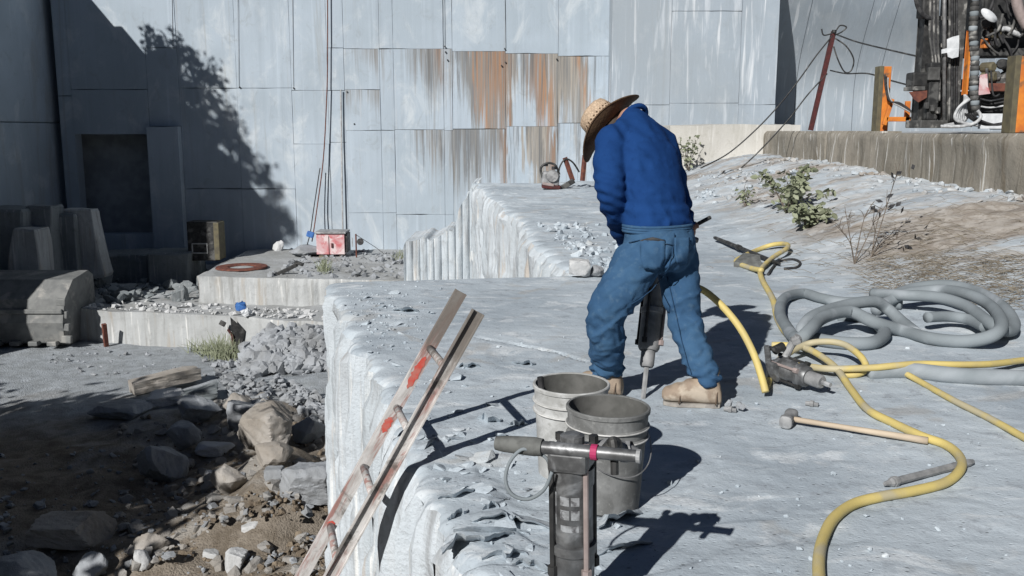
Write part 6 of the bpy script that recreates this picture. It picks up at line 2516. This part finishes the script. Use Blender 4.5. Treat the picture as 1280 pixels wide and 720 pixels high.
# ------------------------------------------------------------------ machine and rods on the ledge behind the worker
p = ong(690, 234)
p = aty(690, 234, 18.2)
p.z = hls(p.x, 18.2)
k_ = 18.2 / FPX
e = empty('cutting_saw', p, 'small dusty engine saw standing on the ledge left of the worker', 'saw')
MB().box((-0.03, 0, 0.20), (0.34, 0.3, 0.26), Matrix.Rotation(0.15, 3, 'Y'), 0.05).build('engine_housing', M['dusty_steel'], e)
MB().box((-0.02, 0, 0.05), (0.36, 0.34, 0.08), Matrix.Rotation(0.1, 3, 'Y'), 0.02).build('base', M['redrust'], e)
MB().box((-0.08, -0.17, 0.10), (0.22, 0.03, 0.05), Matrix.Rotation(0.15, 3, 'Y'), 0.01).build('pale_stripe', M['rodpink'], e)
MB().lathe([(0, -0.03), (0.11, -0.03), (0.12, 0.0), (0.11, 0.03), (0, 0.03)], 20, Matrix.Translation((0.0, -0.17, 0.26)) @ Matrix.Rotation(R(90), 4, 'X')).build('starter_cover', M['steel'], e)
MB().tube(spline([(-0.18, -0.05, 0.2), (-0.22, -0.05, 0.4), (-0.10, -0.05, 0.50), (0.06, -0.05, 0.46), (0.14, -0.05, 0.28)], 6), 0.022, 8).build('front_handle', M['darksteel'], e)
MB().lathe([(0, 0), (0.05, 0), (0.05, 0.05), (0, 0.05)], 12, Matrix.Translation((-0.13, 0, 0.44))).build('fuel_cap', M['black'], e)
MB().lathe([(0, 0), (0.045, 0), (0.045, 0.06), (0, 0.06)], 12, Matrix.Translation((0.03, -.08, 0.38))).build('filter_cap', M['black'], e)
MB().box((0.30, -0.02, 0.09), (0.30, 0.06, 0.10), Matrix.Rotation(-0.55, 3, 'Y'), 0.015).build('blade_guard', M['darksteel'], e)
for (x0, y0, x1, y1, lab) in ((716, 226, 706, 197, 'short rusty rod leaning beside the small saw'), (728, 226, 731, 194, 'rusty rod standing close to the worker left arm')):
    o = MB().tube([aty(x0, y0, 18.8), aty(x1, y1, 18.8)], 0.055, 6).build('rusty_rod', M['rust'])
    tag(o, lab, 'rod', 'rusty rods behind the ledge')
m = MB().tube(spline([aty(697, 224, 18.7), aty(700, 208, 18.7), aty(707, 199, 18.75), aty(716, 203, 18.75), aty(724, 215, 18.8)], 6), 0.018, 6)
tag(m.build('bent_wire', M['darksteel'], None, True), 'bent wire hooped over the rusty rod beside the small saw', 'wire')

# ------------------------------------------------------------------ leaning post, cables and drill rig at right
b0 = atx(1014, 163, 5.62)
t0 = aty(1043, 39, b0.y)
o = empty('leaning_post', b0, 'dark red steel post leaning on the low wall with cables tied on', 'post')
dv = t0 - b0
m = MB()
u = dv.normalized().cross(Vector((0, 1, 0))).normalized()
m.box(tuple(dv / 2), (0.075, 0.018, dv.length), Matrix.Rotation(math.atan2(dv.x, dv.z), 3, 'Y'))
m.box(tuple(dv / 2 + u * 0.03 + Vector((0, .04, 0))), (0.018, 0.07, dv.length * 0.998), Matrix.Rotation(math.atan2(dv.x, dv.z), 3, 'Y'))
m.build('angle_iron', M['redrust'], o)
MB().tube([dv * 0.985, dv * 0.995 + Vector((0.0, 0, 0.03))], 0.045, 8).build('post_cap', M['darksteel'], o)
Yp = b0.y
CABLES = [
    ([(1043, 42), (1070, 52), (1110, 62), (1158, 73)], [Yp, Yp - 1, Yp - 2.4, 13.6], 'cable stretched from the leaning post top to the rig'),
    ([(1041, 44), (1020, 70), (1000, 98), (975, 130), (945, 162), (910, 192), (876, 210)], [Yp, Yp, Yp, Yp, Yp, Yp, Yp - 0.4], 'long slack cable from the post top down behind the worker'),
    ([(1034, 92), (1010, 118), (985, 150), (950, 188), (922, 214)], [Yp, Yp, Yp, Yp, Yp], 'cable from the middle of the post down to the ledge'),
    ([(1038, 88), (1058, 92), (1085, 92), (1115, 101), (1158, 112)], [Yp, Yp - .5, Yp - 1.5, Yp - 2.4, 13.6], 'lower cable from the leaning post to the rig'),
    ([(1043, 44), (1052, 40), (1058, 34), (1050, 32), (1043, 40), (1030, 44), (1027, 36)], [Yp] * 7, 'knotted cable end at the top of the leaning post'),
    ([(1044, 48), (1058, 58), (1067, 74), (1064, 88), (1056, 90), (1048, 76), (1042, 58)], [Yp] * 7, 'hanging cable loop just right of the leaning post'),
]
for pts, ys, lab in CABLES:
    m = MB().tube(spline([aty(x, y, yy) for (x, y), yy in zip(pts, ys)], 8), 0.0135, 6)
    tag(m.build('steel_cable', M['darksteel'], None, True), lab, 'cable', 'cables around the leaning post')

# orange barrier posts
def opost(px0, px1, py0, Y, lab):
    a, b = aty(px0, 160, Y), aty(px1, 160, Y)
    t = aty((px0 + px1) / 2, py0, Y)
    w_ = b.x - a.x
    e = empty('orange_post', ((a.x + b.x) / 2, Y, TZ), lab, 'post', 'orange steel posts by the rig')
    H = t.z - TZ
    MB().box((-w_ * .32, 0, H / 2), (w_ * .36, 0.2, H), None, 0.008).build('dark_flange', M['olive'], e)
    MB().box((w_ * .18, -0.03, H / 2), (w_ * .64, 0.12, H - 0.01), None, 0.01).build('orange_face', M['orange'], e)
    MB().box((0, 0.05, H / 2 - .02), (w_ * .5, 0.22, H - .05), None, 0.01).build('web', M['orange'], e)
    return e


e = opost(1092, 1107, 83, 14.6, 'orange steel post left of the drill rig')
opost(1257, 1277, 70, 11.2, 'orange steel post in front of the drill rig at the right edge')
Yb = 14.4
p0, p1 = aty(1107, 149, Yb), aty(1142, 148, Yb)
fr_ = empty('orange_rail', (p0.x, Yb, TZ), 'low orange steel rail between the orange post and the rig', 'rail')
MB().box(((p1.x - p0.x) / 2, 0, p0.z - TZ), (p1.x - p0.x, 0.06, 0.07), None, 0.008).build('rail_bar', M['orange'], fr_)
q = aty(1134, 139, Yb)
MB().box((q.x - p0.x, 0, q.z - TZ), (0.07, 0.06, 0.30), None, 0.008).build('upright', M['orange'], fr_)
q = aty(1110, 140, Yb)
MB().box((q.x - p0.x, 0.0, q.z - TZ), (0.06, 0.06, 0.4), Matrix.Rotation(.25, 3, 'Y'), 0.008).build('brace', M['orange'], fr_)
for k in range(3):
    m = MB().tube(spline([aty(1106 + k * 2, 93 + k * 2, Yb - .1), aty(1107 + k * 1.5, 110, Yb - .1), aty(1112 + k, 126, Yb - .12), aty(1125, 129 + k * 2, Yb - .15), aty(1140 + k * 4, 140 + k * 3, Yb - .2), aty(1152, 156, Yb - .2)], 6), 0.014, 6)
    tag(m.build('rubber_cable', M['black'] if k < 2 else M['pvc'], None, True), ['black cable looping from the orange post top to the rig foot', 'second black cable beside it from the orange post to the rig foot', 'grey cable hanging from the orange post to the rig foot'][k], 'cable', 'cables on the orange post')


def rig():
    Y = 13.0
    e = empty('drilling_rig', (aty(1200, 160, Y).x, Y, TZ), 'dark drilling rig with hanging hoses standing on the terrace at top right', 'drilling rig')
    O = Vector(e.location)

    def bx_(name, px0, px1, py0, py1, dy, dep, mt, bev=0.012, rot=None):
        a, b = aty(px0, py1, Y + dy), aty(px1, py0, Y + dy)
        c = Vector(((a.x + b.x) / 2, Y + dy + dep / 2, (a.z + b.z) / 2)) - O
        return MB().box(tuple(c), (b.x - a.x, dep, b.z - a.z), rot, bev).build(name, M[mt], e)

    def tb_(name, pts, r, mt, dy=0.0, n=8, sp=True, dys=None):
        P = [aty(x, y, Y + dy + (dys[i] if dys else 0)) - O for i, (x, y) in enumerate(pts)]
        return MB().tube(spline(P, 7) if sp and len(P) > 2 else P, r, n).build(name, M[mt], e, True)
    T = -170
    # mast: two channels, cross braces, guide rod
    bx_('mast_channel', 1161, 1171, T, 156, 0.05, 0.22, 'darksteel')
    bx_('mast_channel', 1196, 1207, T, 156, 0.05, 0.22, 'rigsteel')
    bx_('mast_back', 1170, 1197, T, 150, 0.22, 0.05, 'darksteel')
    for k in range(9):
        yy = -150 + k * 34
        bx_('cross_brace', 1170, 1198, yy, yy + 5, 0.15, 0.08, 'rigsteel', 0.004)
    tb_('guide_rod', [(1181, T), (1180, 156)], 0.028, 'steel', -0.02)
    for k in range(4):
        tb_('pipe', [(1187 + 3.0 * k, T), (1187 + 3 * k, 60), (1186.5 + 3 * k, 152)], 0.016, ('rigsteel', 'black', 'darksteel', 'black')[k], 0.02 + .01 * k)
    for k in range(5):
        tb_('hydraulic_hose', [(1164 + k * 2.6, T), (1163 + k * 2.4, 0), (1162 + k * 2.7, 40 + k * 6), (1166 + k * 2, 78), (1164 + k * 2.5, 110 + 4 * k)], 0.017, 'black' if k % 2 else 'rigsteel', -0.04 - .01 * k)
    # carriage and side box
    bx_('carriage', 1158, 1177, 78, 150, -0.12, 0.22, 'darksteel', 0.02)
    bx_('carriage_cap', 1160, 1176, 84, 100, -0.16, 0.05, 'rigsteel', 0.01)
    bx_('clamp_box', 1140, 1162, 90, 109, -0.05, 0.24, 'darksteel', 0.03)
    bx_('clamp_lip', 1139, 1157, 108, 113, -0.09, 0.26, 'rigsteel', 0.008)
    P = [(1136, 115), (1160, 113), (1160, 121), (1148, 128), (1142, 124)]
    vs = [aty(x, y, Y - .08) - O for x, y in P] + [aty(x, y, Y + .16) - O for x, y in P]
    n = len(P)
    mesh('clamp_jaw', vs, [tuple(range(n)), tuple(range(2 * n - 1, n - 1, -1))] + [(i, n + i, n + (i + 1) % n, (i + 1) % n) for i in range(n)], M['rust'], e)
    bx_('foot_plate', 1150, 1186, 150, 160, -0.15, 0.5, 'rigsteel', 0.02)
    for k in range(3):
        bx_('bolt_block', 1157 + k * 7, 1162 + k * 7, 128 + k * 3, 136 + k * 3, -0.18, 0.07, 'rigsteel', 0.01)
    # pale sheet tied on the mast
    P = [(1184, 49), (1191, 46), (1199, 44), (1199, 60), (1198, 71), (1190, 73), (1185, 71), (1184, 66), (1177, 67), (1177, 62), (1184, 60)]
    vs = [aty(x, y, Y - .10 - .01 * (i % 2)) - O for i, (x, y) in enumerate(P)]
    n = len(P)
    vs += [v + Vector((0, 0.012, 0)) for v in vs]
    mesh('pale_sheet', vs, [tuple(range(n)), tuple(range(2 * n - 1, n - 1, -1))] + [(i, n + i, n + (i + 1) % n, (i + 1) % n) for i in range(n)], M['whitesheet'], e)
    # orange feed bar and armoured hose
    bx_('feed_bar', 1209, 1214, 38, 118, 0.0, 0.12, 'orange', 0.006)
    for k in range(26):
        yy = -20 + k * 6.2
        xx = 1217.5 + 1.2 * math.sin(k * .5) + (0 if yy < 100 else (yy - 100) * 0.06)
        c = aty(xx, yy, Y - 0.1) - O
        MB().lathe([(0.048, -0.034), (0.056, -0.030), (0.057, 0.0), (0.056, 0.030), (0.048, 0.034)], 12, Matrix.Translation(c) @ Matrix.Rotation(.12 * math.sin(k * 1.7), 4, 'Y')).build('hose_link', M['greyhose' if k % 3 == 0 else 'rigsteel'], e, True)
    tb_('armoured_hose', [(1217, -30), (1218, 40), (1218, 100), (1220, 145)], 0.046, 'darksteel', -0.1)
    # white dusted hoses bundled at the foot
    for k in range(7):
        tb_('dusted_hose', [(1206 + k * 1.0, 118 + k), (1203 - k * 1.5 + 4, 135), (1198 - k * 2 + 9, 150), (1180 + k * 7, 157)], 0.020 + .004 * (k % 2), 'whitedust', -0.2 - .02 * k)
    tb_('dusted_hose', [(1176, 158), (1200, 158), (1218, 154), (1226, 146), (1222, 138)], 0.022, 'whitedust', -0.35)
    for k in range(4):
        tb_('black_hose', [(1206 + 3 * k, 142), (1216 + 3 * k, 150), (1232 + 4 * k, 156), (1252 + 3 * k, 154), (1262, 150 + 2 * k)], 0.014, 'black', -0.25 - .02 * k)
    # loop of hose at the top left
    for k in range(2):
        tb_('hose_loop', [(1144 + k * 2, -30), (1144 + 2 * k, -4), (1148 + 2 * k, 12), (1158, 22 - k * 2), (1168, 23)], 0.022, 'black', -0.05)
    bx_('winch_head', 1152, 1168, -30, 22, -0.02, 0.2, 'darksteel', 0.03)
    # engine deck at right
    bx_('engine_deck', 1226, 1330, T, 64, 0.35, 1.4, 'darksteel', 0.04)
    bx_('deck_beam', 1222, 1330, 60, 70, 0.12, 0.4, 'darksteel', 0.015)
    bx_('lower_deck', 1226, 1330, 96, 108, 0.10, 1.2, 'rigsteel', 0.015)
    bx_('rust_beam', 1232, 1330, 104, 114, 0.02, 0.12, 'rust', 0.01)
    bx_('under_tank', 1226, 1330, 112, 142, 0.30, 0.8, 'darksteel', 0.03)
    bx_('side_plate', 1224, 1258, 142, 161, 0.15, 0.05, 'whitesheet', 0.006)
    bx_('sump', 1258, 1330, 140, 162, 0.4, 0.5, 'darksteel', 0.02)
    bx_('orange_box', 1230, 1238, 48, 60, 0.05, 0.12, 'orange', 0.01)
    P = [(1224, 94), (1234, 92), (1235, 108), (1238, 117), (1222, 119), (1224, 106)]
    vs = [aty(x, y, Y - .0) - O for x, y in P] + [aty(x, y, Y + .1) - O for x, y in P]
    n = len(P)
    mesh('red_guard', vs, [tuple(range(n)), tuple(range(2 * n - 1, n - 1, -1))] + [(i, n + i, n + (i + 1) % n, (i + 1) % n) for i in range(n)], M['redbox'], e)
    # lamp-like pale cover at the top
    m = MB().lathe([(0, 0.0), (0.04, 0.01), (0.055, 0.02), (0.058, 0.04), (0.0, 0.04)], 18, Matrix.Translation(aty(1235, 20, Y - 0.1) - O) @ Matrix.Rotation(R(-50), 4, 'Y') @ Matrix.Rotation(R(80), 4, 'X') @ Matrix.Scale(2.2, 4, (0, 1, 0)))
    m.build('pale_cover', M['whitesheet'], e, True)
    rr = random.Random(5)
    for k in range(11):      # pumps, motors and manifolds
        x0, y0 = rr.uniform(1228, 1270), rr.uniform(30, 98)
        m = MB().lathe([(0, -0.10), (0.05, -0.10), (0.07, -0.08), (0.07, 0.08), (0.05, 0.10), (0, 0.10)], 14, Matrix.Translation(aty(x0, y0, Y + .12) - O) @ Matrix.Rotation(rr.uniform(0, 3), 4, 'Z') @ Matrix.Rotation(R(90), 4, 'X'))
        m.build('hydraulic_motor', M[rr.choice(['darksteel', 'rigsteel', 'darksteel', 'olive'])], e)
    for k in range(16):
        x0, y0 = rr.uniform(1222, 1285), rr.uniform(-20, 90)
        x1, y1 = x0 + rr.uniform(-25, 25), y0 + rr.uniform(20, 50)
        tb_('hydraulic_hose', [(x0, y0), ((x0 + x1) / 2 + rr.uniform(-8, 8), (y0 + y1) / 2 + 6), (x1, min(y1, 118))], rr.uniform(0.012, 0.02), rr.choice(['black', 'black', 'rigsteel', 'black']), rr.uniform(-0.05, .1))
    tb_('pale_rag', [(1250, 37), (1258, 36), (1268, 41), (1276, 44)], 0.035, 'whitedust', 0.05)
    tb_('pale_arm', [(1268, -30), (1272, 8), (1284, 34)], 0.07, 'rodpink', -0.1)
    for k in range(4):
        tb_('black_hose', [(1226, 118 + k * 5), (1238, 121 + k * 4.5), (1256, 117 + k * 5)], 0.012, 'whitedust' if k % 2 else 'black', 0.2)


M['rigsteel'] = simple('dusty_rig_steel', (0.05, 0.05, 0.049), (0.10, 0.10, 0.098), 10, 0.7, 0.3, 0.003, 0.2, 0.35, (0.27, 0.265, 0.25), 5)
rig()

# a line of dead drill holes on the wall: short bores with rusty sockets
for k, (px, py) in enumerate(((299.5, 109), (367, 110), (434, 115), (556, 58), (557, 65), (559.5, 75), (631, 61), (632, 78), (627, 82), (696, 74), (443, 155))):
    m = MB()
    c = aty(px, py, 25.965)
    m.lathe([(0.0, -0.02), (0.02, -0.02), (0.022, 0.0), (0.02, 0.02), (0, 0.02)], 10, Matrix.Translation(c - wall.location) @ Matrix.Rotation(R(90), 4, 'X'))
    m.build('bore_plug', M['black'], wall)
for k, (px, y0, y1) in enumerate(((296.5, -200, 108), (365, -200, 108), (553.5, -200, 60), (630, -200, 60), (214, -200, 60))):
    m = MB()
    m.tube([aty(px - 3, y0, 25.965) - wall.location, aty(px, y0 / 2 + y1 / 2, 25.965) - wall.location, aty(px + 2.0, y1, 25.975) - wall.location], 0.007, 5)
    m.build('half_bore', M['joint'], wall)
